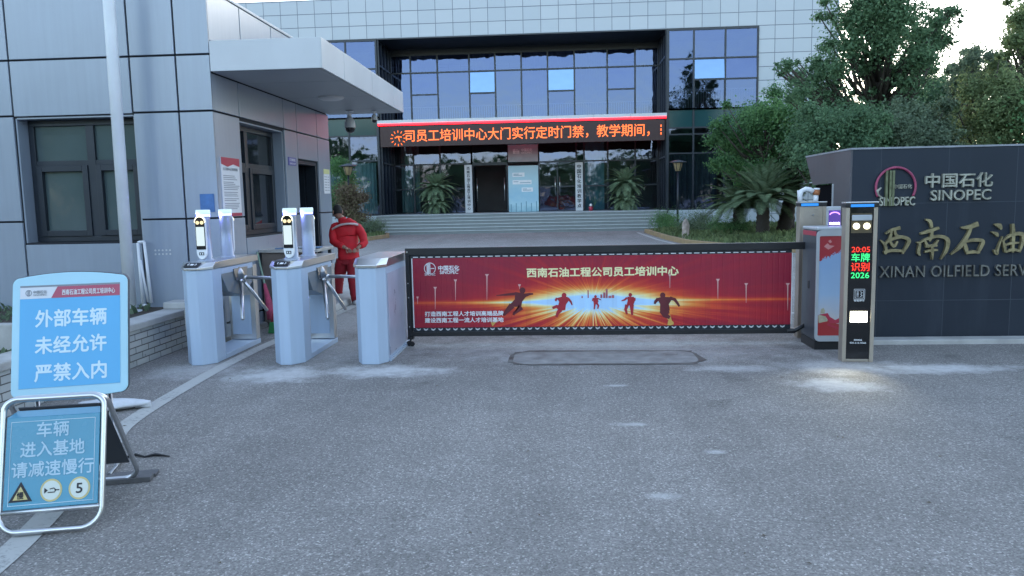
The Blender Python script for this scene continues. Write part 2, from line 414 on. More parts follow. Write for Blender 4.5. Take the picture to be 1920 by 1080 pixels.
pf(-6.405,-4.952,.02,1.205); pf(-4.952,-4.402,.02,1.47); pf(-4.402,-4.0+gp,.02,1.47)
sy = [8.745+.0,9.49,11.03,11.575,12.545,13.2]
for a, b in zip(sy[:-1], sy[1:]): ps(a, b, 2.705, 3.14)
for a, b in ((8.745,9.66),(9.66,10.71),(10.71,11.9),(11.9,13.2)): ps(a, b, 3.49, TOPZ)
ps(8.745,9.49,1.47,2.705); ps(8.745,9.49,.22,1.47); ps(8.745,11.03,.03,.22)
ps(9.49,11.03,.22,1.21); ps(11.03,11.575,1.47,2.705); ps(11.03,11.575,.03,1.47)
ps(11.575,12.545,2.30,2.705); ps(12.545,13.2,1.47,2.705); ps(12.545,13.2,.03,1.47)
# reveals of the window openings
pn.box((-6.405,FY+.029,1.215),(-6.385,FY+.29,2.68)); pn.box((-4.965,FY+.029,1.215),(-4.945,FY+.29,2.68)); pn.box((-6.384,FY+.029,2.668),(-4.966,FY+.29,2.69))
pn.box((FX-.29,11.02,1.22),(FX-.029,11.04,2.665)); pn.box((FX-.29,9.48,1.22),(FX-.029,9.50,2.665)); pn.box((FX-.29,9.501,2.652),(FX-.029,11.019,2.672))
obj('cladding', pn, M['panel'], gh, bevel=.004)
obj('coping', MB().box((-9.2,FY-.012,TOPZ-.005),(FX+.012,FY+.3,TOPZ+.03)).box((-4.3,FY+.301,TOPZ-.005),(FX+.012,13.2,TOPZ+.03)), M['fascia'], gh, bevel=.004)
# canopy
CX = -2.69; cyj = [FY-.004,9.66,11.08,12.50,13.25]
cn = MB()
cn.box((FX+.02,FY+.03,3.17),(CX-.03,13.22,3.47), 1)
cn.box((FX+.008,FY-.004,3.145),(CX-.013,FY+.024,3.485), 0)
for a, b in zip(cyj[:-1], cyj[1:]): cn.box((CX-.028,a+.006,3.145),(CX,b-.006,3.485), 0)
cn.box((FX+.008,13.226,3.145),(CX-.03,13.25,3.485), 0)
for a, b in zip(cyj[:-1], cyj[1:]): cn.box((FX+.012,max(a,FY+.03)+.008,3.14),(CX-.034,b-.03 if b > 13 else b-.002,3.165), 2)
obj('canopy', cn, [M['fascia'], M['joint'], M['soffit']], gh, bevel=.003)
M['dimlamp'] = mat('milky_lamp_cover', (.55,.55,.55), .4, 0, 0)
obj('ceiling_light', MB().lathe((-3.30,11.07,3.14), [(0,-.045),(.13,-.042),(.185,-.02),(.19,.0)], 28), M['dimlamp'], gh)
# windows: frosted panes in dark frames
M['frost'] = mat('frosted_glass', (.065,.095,.10), .16, 0, .1, .8, coat=.3)
def window(parent, plane, c, u0, u1, z0, z1, cols, zt, glass):
    fr = MB(); panes = []
    def B(a0, a1, b0, b1, d0, d1, mb=None):
        mb = mb or fr
        if plane == 'y': mb.box((a0,c+d0,b0),(a1,c+d1,b1))
        else: mb.box((c-d0,a0,b0),(c-d1,a1,b1))
    t = .065
    B(u0,u1,z0,z0+t,0,.09); B(u0,u1,z1-t,z1,0,.09); B(u0,u0+t,z0+t,z1-t,0,.09); B(u1-t,u1,z0+t,z1-t,0,.09)
    cs = [u0]+cols+[u1]
    for k in cols: B(k-.05,k+.05,z0+t,z1-t,0,.092)
    for i in range(len(cs)-1):
        a = cs[i]+(t if i == 0 else .05); b = cs[i+1]-(t if i == len(cs)-2 else .05)
        B(a,b,zt-.03,zt+.03,.003,.09)
        s = .07      # sash of the lower light
        B(a,a+s,z0+t,zt-.03,-.018,.06); B(b-s,b,z0+t,zt-.03,-.018,.06); B(a+s,b-s,z0+t,z0+t+s,-.018,.06); B(a+s,b-s,zt-.03-s,zt-.03,-.018,.06)
        for (p0,p1,q0,q1) in ((a,b,zt+.03,z1-t),(a+s,b-s,z0+t+s,zt-.03-s)):
            g = MB(); B(p0,p1,q0,q1,.035,.047,g); panes.append(g)
    f = obj('window', fr, M['frame'], parent, bevel=.004)
    for g in panes: obj('pane', g, glass, f)
window(gh, 'y', FY+.20, -6.38, -4.97, 1.218, 2.665, [-5.62], 2.16, M['frost'])
def darkglass():
    m, t, p = nodes('dark_window_glass')
    p.inputs['Base Color'].default_value = (.012,.016,.02,1); p.inputs['Roughness'].default_value = .04; p.inputs['Specular IOR Level'].default_value = .8
    b = N(t, 'ShaderNodeBump'); b.inputs['Strength'].default_value = .04; b.inputs['Distance'].default_value = .05
    t.links.new(noise(t, pos(t), 1.3, 2), b.inputs['Height']); t.links.new(b.outputs[0], p.inputs['Normal'])
    return m
M['darkglass'] = darkglass()
window(gh, 'x', FX-.17, 9.505, 11.015, 1.222, 2.65, [10.05], 2.14, M['darkglass'])
# open side door
dr = MB().box((FX-.20,11.59,.06),(FX-.03,11.64,2.285)).box((FX-.20,12.475,.06),(FX-.03,12.525,2.285)).box((FX-.20,11.641,2.235),(FX-.03,12.474,2.285))
d = obj('door', dr, M['frame'], gh, bevel=.003)
obj('door_leaf', MB().box((FX-.95,12.44,.07),(FX-.21,12.475,2.23)), M['frame'], d)
obj('threshold', MB().box((FX-.28,11.59,.05),(FX-.0,12.52,.105)), M['steeldark'], gh)
obj('vent_holes', (lambda mb: [mb.cyl((-4.80+.045*i,FY+.002,1.06+.045*j),(-4.80+.045*i,FY-.006,1.06+.045*j),.011,10) for i in range(5) for j in range(2)] and mb)(MB()), M['fascia'], gh)
# things fixed to the gatehouse
nb = thing('notice_board', (FX,9.1,1.48), 'tall white notice with a red header on the gatehouse side wall', 'notice')
obj('board', MB().box((FX+.002,8.85,1.485),(FX+.014,9.36,2.185)), M['paper'], nb)
obj('header', MB().prism([(FX+.016,8.85,2.185),(FX+.016,8.85,2.105),(FX+.016,9.02,2.075),(FX+.016,9.18,2.11),(FX+.016,9.36,2.085),(FX+.016,9.36,2.185)], (.002,0,0)), M['inkred'], nb)
obj('footer', MB().box((FX+.015,8.95,1.487),(FX+.017,9.36,1.525)), M['inkred'], nb)
tx = MB(); rnd = random.Random(3); z = 1.965
while z > 1.56:
    ln_ = rnd.uniform(.28,.44); tx.box((FX+.0145,8.89,z),(FX+.0155,8.89+ln_,z+.009)); z -= .0215 if rnd.random() > .2 else .034
text(tx, '员工培训中心门禁管理须知', (FX+.0145,8.90,2.03), (0,1,0), (0,0,1), .40, .036, .001, .02)
obj('lettering', tx, M['inkgrey'], nb)
bp = MB().box((-4.215,FY-.008,1.545),(-4.045,FY-.002,1.755))
tag(obj('plaque', bp, mat('blue_plate', (.05,.14,.32), .4, 0, .2, 12)), 'small square blue plaque on the gatehouse front near its corner', 'plaque')
pp = tag(obj('door_plate', MB().box((FX+.002,11.13,2.19),(FX+.010,11.45,2.31)), mat('violet_plate', (.10,.10,.33), .4, 0, .1)), 'violet name plate left of the gatehouse side door', 'sign')
obj('lettering', text(MB(), 'GUARD ROOM', (FX+.0105,11.17,2.205), (0,1,0), (0,0,1), .24, .026, .001, .01), M['inkwhite'], pp)
obj('lettering', text(MB(), '门卫值班室', (FX+.0105,11.17,2.255), (0,1,0), (0,0,1), .24, .036, .001, .02), M['inkwhite'], pp)
wn = thing('wall_notice', (FX,12.95,1.8), 'small white paper notice with a pale yellow header right of the gatehouse door', 'notice')
obj('sheet', MB().box((FX+.002,12.77,1.79),(FX+.008,13.10,2.20)), M['paper'], wn)
obj('header', MB().box((FX+.009,12.77,2.12),(FX+.010,13.10,2.20)), mat('pale_yellow_ink', (.55,.55,.25), .5, 0, 0), wn)
tx = MB()
for k in range(6): tx.box((FX+.0085,12.81,1.84+.045*k),(FX+.0095,12.95,1.852+.045*k)).box((FX+.0085,12.99,1.84+.045*k),(FX+.0095,13.06,1.852+.045*k))
obj('lettering', tx, M['inkgrey'], wn)
def dome_cam(x, y, s, label):
    t = thing('security_camera', (x,y,3.14), label, 'camera', 'cameras under the canopy')
    obj('bracket', MB().cyl((x,y,3.14),(x,y,3.14-.10*s),.03*s).cyl((x,y,3.135),(x,y,3.12),.07*s), M['polewhite'], t)
    obj('housing', MB().lathe((x,y,3.14-.10*s), [(.03*s,0.),(.062*s,-.03*s),(.085*s,-.10*s),(.092*s,-.17*s),(.088*s,-.18*s)], 24), M['fascia'], t)
    obj('dome', MB().lathe((x,y,3.14-.28*s), [(.08*s,0),(.078*s,-.04*s),(.055*s,-.075*s),(0,-.09*s)], 24), M['glassblack'], t)
dome_cam(-3.485,12.7,1.0,'large white-topped dome camera hanging under the canopy end')
dome_cam(-3.095,12.8,.55,'smaller dark dome camera hanging near the outer corner of the canopy')

# ---------------------------------------------------------------- white pole, pipes, planter
pl = thing('light_pole', (-4.925,8.38,.42), 'tall slim white pole standing in the brick planter in front of the gatehouse', 'pole')
obj('shaft', MB().tube([(-4.943,8.38,.40),(-4.90,8.38,7.4)], [.064,.060], 24), M['polewhite'], pl)
obj('base_plate', MB().cyl((-4.943,8.38,.40),(-4.943,8.38,.44),.12,20), M['polewhite'], pl)
tag(obj('pipe', MB().tube([(-4.972,8.68,1.20),(-4.930,8.62,.47)],.017,10).tube([(-4.972,8.68,1.20),(-4.955,8.69,1.21),(-4.90,8.69,1.21)],.017,10).tube([(-4.90,8.69,1.21),(-4.845,8.66,.49)],.017,10).tube([(-4.93,8.62,.47),(-4.885,8.62,.465)],.017,10).tube([(-4.945,8.66,1.0),(-4.885,8.655,.5)],.013,10), M['white']), 'bent white plastic pipes leaning on the gatehouse wall beside the white pole', 'pipe')
def brick():
    m, t, p = nodes('white_glazed_brick'); P = pos(t)
    sp = N(t, 'ShaderNodeSeparateXYZ'); t.links.new(P, sp.inputs[0]); cb = N(t, 'ShaderNodeCombineXYZ'); t.links.new(sp.outputs['Y'], cb.inputs[0]); t.links.new(sp.outputs['Z'], cb.inputs[1])
    b = N(t, 'ShaderNodeTexBrick'); t.links.new(cb.outputs[0], b.inputs['Vector'])
    b.inputs['Scale'].default_value = 1; b.inputs['Brick Width'].default_value = .235; b.inputs['Row Height'].default_value = .066; b.inputs['Mortar Size'].default_value = .005; b.inputs['Mortar Smooth'].default_value = .1
    b.inputs['Color1'].default_value = (.44,.46,.46,1); b.inputs['Color2'].default_value = (.33,.36,.37,1); b.inputs['Mortar'].default_value = (.045,.045,.045,1)
    f = noise(t, P, 5, 6, .7); g = noise(t, P, 26, 4, .7)
    chip = ramp(t, math_(t, 'ADD', math_(t, 'MULTIPLY', f, .6), math_(t, 'MULTIPLY', g, .4)), [(.60, 0.0), (.66, 1.0)])
    c = mixc(t, math_(t, 'MULTIPLY', chip, .85), b.outputs['Color'], (.05,.05,.05)); c = mixc(t, math_(t, 'MULTIPLY', f, .35), c, (.2,.2,.19))
    t.links.new(c, p.inputs['Base Color']); p.inputs['Roughness'].default_value = .55
    bp = N(t, 'ShaderNodeBump'); bp.inputs['Strength'].default_value = .6; bp.inputs['Distance'].default_value = .01; bp.invert = True
    t.links.new(b.outputs['Fac'], bp.inputs['Height']); t.links.new(bp.outputs[0], p.inputs['Normal'])
    return m
pw = thing('planter_wall', (-4.5,7,0), 'low white brick planter wall with a worn pale coping, left of the turnstiles', 'wall')
obj('brickwork', MB().box((-4.58,2.2,-.05),(-4.345,8.70,.365)), brick(), pw)
obj('coping', MB().box((-4.62,2.2,.366),(-4.325,8.70,.44)), M['kerb'], pw, bevel=.012)
struct('planter_soil', MB().box((-9.2,2.2,-.05),(-4.59,7.4,.18)).box((-9.2,7.401,-.05),(-4.59,8.74,.43)), M['soil'])
obj('ledge', MB().box((-9.2,7.32,.19),(-4.63,7.44,.46)), M['kerb'], pw, bevel=.01)
tag(obj('kerb_stone', MB().box((-4.60,8.45,.441),(-4.0,8.72,.52)).box((-4.12,8.0,.2),(-4.02,8.44,.5)), M['kerb'], bevel=.012), 'broken pale kerb stone lying at the foot of the gatehouse wall', 'stone')
# ================================================================ main building
BY, RY = 42.0, 45.0
def tiles():
    m, t, p = nodes('pale_facade_tile'); P = pos(t)
    sp = N(t, 'ShaderNodeSeparateXYZ'); t.links.new(P, sp.inputs[0]); cb = N(t, 'ShaderNodeCombineXYZ')
    t.links.new(math_(t, 'ADD', sp.outputs['X'], 100*.94-12.17+.0), cb.inputs[0]); t.links.new(math_(t, 'ADD', sp.outputs['Z'], .70*20-10.45), cb.inputs[1])
    b = N(t, 'ShaderNodeTexBrick'); b.offset = 0; t.links.new(cb.outputs[0], b.inputs['Vector'])
    b.inputs['Scale'].default_value = 1; b.inputs['Brick Width'].default_value = .94; b.inputs['Row Height'].default_value = .70; b.inputs['Mortar Size'].default_value = .016; b.inputs['Mortar Smooth'].default_value = 0
    b.inputs['Color1'].default_value = (.42,.46,.50,1); b.inputs['Color2'].default_value = (.37,.415,.46,1); b.inputs['Mortar'].default_value = (.10,.12,.16,1)
    f = noise(t, P, .5, 5); c = mixc(t, math_(t, 'MULTIPLY', f, .3), b.outputs['Color'], (.33,.37,.41))
    t.links.new(c, p.inputs['Base Color']); p.inputs['Roughness'].default_value = .32
    bp = N(t, 'ShaderNodeBump'); bp.inputs['Strength'].default_value = .8; bp.inputs['Distance'].default_value = .02; bp.invert = True
    t.links.new(b.outputs['Fac'], bp.inputs['Height']); t.links.new(bp.outputs[0], p.inputs['Normal'])
    return m
M['tile'] = tiles()
def coated(name, tint, refl, depthcol, wav=.07):
    m, t, p = nodes(name); P = pos(t)
    bp = N(t, 'ShaderNodeBump'); bp.inputs['Strength'].default_value = wav; bp.inputs['Distance'].default_value = .2
    t.links.new(noise(t, P, .9, 2), bp.inputs['Height'])
    gl = N(t, 'ShaderNodeBsdfGlossy'); gl.inputs['Roughness'].default_value = .015; gl.inputs['Color'].default_value = (*tint, 1); t.links.new(bp.outputs[0], gl.inputs['Normal'])
    tr = N(t, 'ShaderNodeBsdfTransparent'); tr.inputs['Color'].default_value = (*depthcol, 1)
    mx = N(t, 'ShaderNodeMixShader'); mx.inputs[0].default_value = refl; t.links.new(tr.outputs[0], mx.inputs[1]); t.links.new(gl.outputs[0], mx.inputs[2])
    t.links.new(mx.outputs[0], t.nodes['Material Output'].inputs['Surface']); t.nodes.remove(p)
    return m
M['mirror'] = coated('coated_blue_glass', (.095,.122,.215), .62, (.42,.47,.58))
M['mirror_skytint'] = coated('opened_pane_sky_tint', (.16,.25,.38), .8, (.3,.36,.45))  # same coated glass, the brighter sky reflection put into its tint
M['clear'] = coated('entrance_glass', (.33,.38,.62), .20, (.46,.56,.58))
M['teal'] = mat('teal_spandrel_glass', (.014,.055,.060), .12, 0, .1, .6, spec=.3)
M['mull'] = mat('dark_mullion', (.016,.022,.032), .35, .3, .1)
M['curtain'] = mat('pale_teal_curtain', (.34,.47,.47), .9, 0, .15, 3)
M['curtblue'] = mat('blue_blind', (.38,.42,.55), .9, 0, .1, 2)
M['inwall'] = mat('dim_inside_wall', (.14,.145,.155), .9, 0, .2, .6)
mb_ = thing('office_building', (-2,48,0), 'three-storey training centre with pale square tiles and blue reflective curtain wall behind the gate', 'building')
bw = MB()
bw.box((-26,BY,10.45),(14.5,BY+.6,12.60)); bw.box((10.42,BY,.0),(14.5,BY+.6,10.449)); bw.box((-26,BY,0),(-13.6,BY+.6,10.449))
bw.box((-26,BY+.601,0),(-25.5,60,12.6)); bw.box((14.0,BY+.601,0),(14.5,60,12.6)); bw.box((-25.499,59.5,0),(13.999,60,12.6))
obj('wall', bw, M['tile'], mb_)
obj('roof', MB().box((-25.49,BY+.61,12.0),(13.99,59.4,12.2)), M['concrete'], mb_)
rl = MB()
for i in range(28): rl.box((-25.8+i*1.45,BY+.25,12.6),(-25.75+i*1.45,BY+.30,13.35))
rl.box((-25.8,BY+.25,13.351),(14.3,BY+.30,13.40)); obj('roof_railing', rl, M['polewhite'], mb_)
obj('soffit', MB().box((-13.59,BY+.02,10.40),(10.41,RY+.3,10.448)), M['frame'], mb_)
M['plinth'] = mat('plinth_stone', (.36,.42,.47), .4, 0, .08, 1)
obj('plinth', MB().box((5.72,BY-.05,0),(10.41,BY+.2,.95)), M['plinth'], mb_); obj('plinth', MB().box((-13.59,BY-.05,0),(-9.93,BY+.2,.95)), M['plinth'], mb_)
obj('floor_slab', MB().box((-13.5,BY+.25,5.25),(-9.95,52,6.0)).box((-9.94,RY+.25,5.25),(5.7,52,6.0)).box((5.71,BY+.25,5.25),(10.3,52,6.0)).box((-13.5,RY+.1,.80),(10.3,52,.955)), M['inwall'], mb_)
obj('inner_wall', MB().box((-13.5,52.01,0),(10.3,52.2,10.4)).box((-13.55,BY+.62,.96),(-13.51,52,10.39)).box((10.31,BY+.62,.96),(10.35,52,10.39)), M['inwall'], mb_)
rnd = random.Random(11)
def bay(plane, c, us, zt, zb, hop=(), glass='mirror', spand=None, pane_name='window_pane', tilt=()):
    """one curtain-wall bay grid: mullions as one mesh, every pane its own part"""
    fr = MB(); d0, d1 = -.06, .09
    def B(u0,u1,z0,z1,a,b,mb=fr):
        if plane == 'y': mb.box((u0,c+a,z0),(u1,c+b,z1))
        else: mb.box((c+a,u0,z0),(c+b,u1,z1))
    lev = sorted(zt)
    for u in us: B(u-.045,u+.045,lev[0]-.05,lev[-1]+.05,d0,d1)
    for i in range(len(us)-1):
        a, b = us[i]+.045, us[i+1]-.045
        zz = list(lev)
        if i in dict(hop): zz = sorted(zz+[dict(hop)[i]])
        for z in zz: B(a,b,z-.04,z+.04,d0+.004,d1-.004)
        for j in range(len(zz)-1):
            z0, z1 = zz[j]+.04, zz[j+1]-.04
            g = MB(); gm = M[glass]
            if spand and spand[0] < (z0+z1)/2 < spand[1]: gm = M['teal']
            key = (i, round(zz[j],1))
            if key in dict(tilt):
                ang = dict(tilt)[key]; h = z1-z0; dy = -h*math.sin(R(ang)); z0t = z1-h*math.cos(R(ang))
                P4 = [(a,c,z1),(b,c,z1),(b,c+dy,z0t),(a,c+dy,z0t)]
                g.prism(P4, (0,.02,0)); gm = M['mirror_skytint'] if ang > 3 else M['mirror']
            else:
                e = rnd.uniform(-.011,.011); e2 = rnd.uniform(-.011,.011)
                if plane == 'y': P4 = [(a,c+e,z0),(b,c+e2,z0),(b,c-e,z1),(a,c-e2,z1)]
                else: P4 = [(c+e,a,z0),(c+e2,b,z0),(c-e,b,z1),(c-e2,a,z1)]
                g.add(P4, [(0,1,2,3)])
            obj(pane_name, g, gm, mb_)
    obj('mullions', fr, M['mull'], mb_)
RX = [-9.80,-8.645,-7.076,-5.226,-3.728,-2.22,-.71,.812,2.684,4.255,5.55]
bay('y', RY, RX, [6.0,9.07,10.08], 0, hop=((1,7.83),(3,7.83),(6,7.83),(8,7.83)), tilt=(((3,7.8),4.5),((6,7.8),4),((1,7.8),.8),((8,7.8),.9)))
obj('lintel', MB().box((-9.85,RY-.03,10.13),(5.6,RY+.2,10.399)), M['mull'], mb_)
LX = [-9.80,-8.645,-7.076,-5.226]
bay('y', RY, LX, [.96,2.39,3.82,5.2], 0, glass='clear')
bay('y', RY, [-5.226,-3.09], [3.82,5.2], 0, glass='clear')
bay('y', RY, [-3.09,-1.31], [3.82,5.2], 0, glass='clear')
bay('y', RY, [-1.31,.87,1.32,2.684,4.255,5.55], [.96,2.39,3.82,5.2], 0, glass='clear')
bay('x', -9.88, [BY+.12,BY+.9,BY+1.7,BY+2.4,RY-.08], [.96,3.82,5.2,6.0,9.07,10.35], 0)
bay('x', 5.63, [BY+.12,BY+.9,BY+1.7,BY+2.4,RY-.08], [.96,3.82,5.2,6.0,9.07,10.35], 0)
bay('y', BY, [5.72,7.05,8.685,10.36], [6.27,8.87,10.36], 0, hop=((1,7.78),(2,7.78)), tilt=(((1,7.8),5),((2,7.8),2)))
bay('y', BY, [5.72,7.05,8.685,10.36], [.98,3.95,4.95,5.30,6.27], 0, glass='clear', spand=(5.2,6.3))
bay('y', BY, [-13.5,-11.6,-9.93], [6.27,8.87,10.36], 0)
bay('y', BY, [-13.5,-11.6,-9.93], [.98,3.95,5.30,6.27], 0, glass='clear', spand=(5.2,6.3))
obj('facade_column', MB().box((-10.02,BY-.16,.6),(-9.90,BY-.03,6.2)), M['mull'], mb_)
obj('facade_column', MB().box((5.60,BY-.16,.6),(5.72,BY-.03,10.4)), M['mull'], mb_)
# railing and blinds behind the upper glass
rl = MB()
for i in range(112): rl.box((-9.6+i*.135,RY+.5,6.05),(-9.575+i*.135,RY+.525,7.15))
rl.box((-9.6,RY+.495,7.151),(5.5,RY+.53,7.21))
for i in range(33): rl.box((5.9+i*.135,BY+.5,6.05),(5.925+i*.135,BY+.525,7.3))
rl.box((5.9,BY+.495,7.301),(10.3,BY+.53,7.36)); obj('inner_railing', rl, M['white'], mb_)
def folds(x0, x1, y, z0, z1, amp=.08, wl=.22):
    mb = MB(); n = max(8, int((x1-x0)/wl*8)); vs = []
    for i in range(n+1):
        x = x0+(x1-x0)*i/n; yy = y+amp*math.sin(2*math.pi*(x-x0)/wl)
        vs += [(x,yy,z0),(x,yy,z1)]
    mb.add(vs, [(2*i,2*i+2,2*i+3,2*i+1) for i in range(n)], 0, True); return mb
for (x0,x1,z0,z1,y) in ((-11.5,-10.3,1.05,3.85,BY+.5),(-9.5,-8.4,1.05,5.1,RY+.5),(-12.9,-12.2,1.05,3.85,BY+.5)): obj('curtain', folds(x0,x1,y,z0,z1), M['curtain'], mb_)
obj('blind', folds(1.4,2.5,RY+.45,1.0,5.1,.03,.4), mat('teal_blind', (.16,.36,.42), .8, 0, .1), mb_)
obj('blind', folds(5.9,8.4,BY+.5,1.05,3.9,.09,.3), mat('dark_curtain', (.05,.06,.08), .9, 0, .1), mb_)
for (x0,x1,zb_) in ((-9.6,-7.1,6.1),(-5.1,-3.8,8.2),(-2.1,-.8,6.1),(-.6,.7,9.0),(.9,2.6,6.1),(4.3,5.5,7.0)): obj('blind', folds(x0,x1,RY+.62,zb_,10.2,.04,.3), M['curtblue'], mb_)
# entrance: open dark doorway with glass leaves, pull handles
dd = MB().box((-5.18,RY-.02,3.70),(-3.12,RY+.08,3.77)).box((-5.18,RY-.02,.97),(-5.11,RY+.08,3.699)).box((-3.19,RY-.02,.97),(-3.12,RY+.08,3.699))
en = obj('entrance_door', dd, M['mull'], mb_)
for (x,y1) in ((-5.08,RY+.95),(-3.22,RY+.95)): obj('door_leaf', MB().box((x-.008,RY+.1,1.0),(x+.008,y1,3.65)), M['clear'], en)
for x in (-4.92,-3.32): obj('handle', MB().tube([(x,RY-.02,2.95),(x,RY-.10,2.95),(x,RY-.10,1.65),(x,RY-.02,1.65)],.022,10), M['steel'], en)
obj('doorway_mat', MB().box((-5.0,RY+.2,.956),(-3.3,RY+1.6,.97)), M['black'], en)
d2 = obj('entrance_door', MB().box((-.26,RY-.07,.97),(-.20,RY-.061,3.78)), M['mull'], mb_)
obj('handle', MB().tube([(-.36,RY-.07,2.95),(-.36,RY-.14,2.95),(-.36,RY-.14,1.9),(-.36,RY-.07,1.9)],.02,10), M['steel'], d2)
obj('handle', MB().tube([(-.10,RY-.07,2.95),(-.10,RY-.14,2.95),(-.10,RY-.14,1.9),(-.10,RY-.07,1.9)],.02,10), M['steel'], d2)
# canopy over the entrance that carries the display
cp = MB()
for i in range(8):
    a = -9.95+i*1.95; cp.box((a+.008,41.70,5.90),(min(a+1.95,5.62)-.008,41.74,6.08))
cp.box((-9.95,41.741,5.93),(5.62,RY-.1,6.05)); cpo = obj('entrance_canopy', cp, M['fascia'], mb_)
obj('light_strip', MB().box((-9.9,41.69,5.80),(5.58,41.80,5.899)), M['ledstrip'], cpo)
led = thing('led_display', (-2.1,41.8,4.7), 'long black display with scrolling orange characters over the entrance', 'display')
obj('casing', MB().box((-9.80,41.72,4.66),(5.50,41.95,5.74)), mat('display_glow', (.012,.006,.006), .5, 0, 0, emit=(1,.06,.04), es=.006), led)  # unlit face given a faint red emission as a painted glow
a = PY(760,270.5,41.71); b = PY(1218,258.5,41.71)
obj('lettering', text(MB(), '司员工培训中心大门实行定时门禁，教学期间，', (a.x,41.715,4.89), (1,0,0), (0,0,1), b.x-a.x, .66, .003, .008), M['ledorange'], led)
c0 = PY(746.5,259.5,41.71); sb = MB()
for k in range(12):
    t = 2*math.pi*k/12; u = Vector((math.cos(t),0,math.sin(t))); sb.tube([Vector((c0.x,41.71,c0.z))+u*.30, Vector((c0.x,41.71,c0.z))+u*.42],.022,6)
sb.tube([(c0.x-.18,41.71,c0.z+.02),(c0.x-.02,41.71,c0.z+.10),(c0.x+.2,41.71,c0.z+.06)],.03,6).tube([(c0.x,41.71,c0.z+.1),(c0.x+.08,41.71,c0.z-.16)],.03,6)
for k in range(3): sb.box((5.28,41.71,4.95+k*.2),(5.34,41.715,5.07+k*.2))
obj('symbol', sb, M['ledorange'], led)
# light-blue information column between the doors
ic = thing('information_board', (-2.2,44.6,.96), 'tall pale blue information board under a grey crest panel at the entrance', 'board')
def sky_poster():
    m, t, p = nodes('pale_blue_print'); P = pos(t); sp = N(t, 'ShaderNodeSeparateXYZ'); t.links.new(P, sp.inputs[0])
    f = noise(t, P, 2.5, 6); z = math_(t, 'MULTIPLY_ADD', sp.outputs['Z'], .5, -.6); z = math_(t, 'ADD', z, math_(t, 'MULTIPLY', f, .5))
    t.links.new(ramp(t, z, [(.1,(.18,.36,.44)),(.35,(.36,.55,.62)),(.6,(.27,.48,.60)),(1,(.36,.55,.62))]), p.inputs['Base Color']); p.inputs['Roughness'].default_value = .4; return m
obj('board', MB().box((-3.06,44.55,.97),(-1.33,44.7,3.62)), sky_poster(), ic)
obj('crest_panel', MB().box((-3.06,44.6,3.84),(-1.33,44.75,4.82)), mat('grey_panel', (.30,.31,.34), .4, 0, .1), ic)
tx = MB()
for (x,z,wd) in ((-2.82,2.98,.7),(-2.82,2.55,1.1),(-2.3,2.12,.65)): tx.box((x,44.54,z),(x+wd,44.549,z+.24))
obj('caption', tx, M['inkwhite'], ic)
tx = MB()
for (x,z,wd) in ((-2.76,3.12,.3),(-2.76,3.05,.5),(-2.76,2.68,.28),(-2.40,2.62,.62),(-2.24,2.26,.25),(-2.24,2.19,.5)): tx.box((x,44.535,z),(x+wd,44.539,z+.035))
sk = random.Random(5)
for k in range(16): x = -2.95+k*.098; tx.box((x,44.545,.98),(x+.05,44.5495,1.1+sk.random()*.5)) if k % 3 == 0 else None
obj('lettering', tx, mat('faint_teal_ink', (.12,.26,.33), .6, 0, 0), ic)
tx = text(MB(), '中国石化', (-2.28,44.595,4.42), (1,0,0), (0,0,1), .62, .17, .002, .02)
text(tx, 'SINOPEC', (-2.28,44.595,4.30), (1,0,0), (0,0,1), .62, .09, .002, .02)
tx.box((-2.76,44.59,4.30),(-2.72,44.599,4.56)).box((-2.68,44.59,4.30),(-2.63,44.599,4.58)).box((-2.55,44.59,4.30),(-2.51,44.599,4.56)).box((-2.45,44.59,4.30),(-2.41,44.599,4.5)).box((-2.76,44.58,4.42),(-2.40,44.589,4.45))
obj('lettering', tx, M['inkwhite'], ic)
def vboard(px, chars, label):
    a = PY(px-7,300,44.35); b = PY(px+7,300,44.35); t = thing('name_board', ((a.x+b.x)/2,44.35,.96), label, 'sign', 'vertical name boards by the entrance')
    obj('board', MB().box((a.x,44.30,.97),(b.x,44.36,3.72)), M['fascia'], t, bevel=.01)
    tx = MB(); n = len(chars); h = 2.5/n; s = min(h*.8,.26)
    for i, ch in enumerate(chars): text(tx, ch, ((a.x+b.x)/2-s/2,44.296,3.62-(i+1)*h+(h-s)/2), (1,0,0), (0,0,1), s, s, .002, .03)
    obj('lettering', tx, M['ink'], t)
vboard(877.5, '西南石油工程员工培训中心', 'pale vertical name board left of the open doorway')
vboard(1085.5, '中国石化培训教学点', 'pale vertical name board right of the closed glass doors')
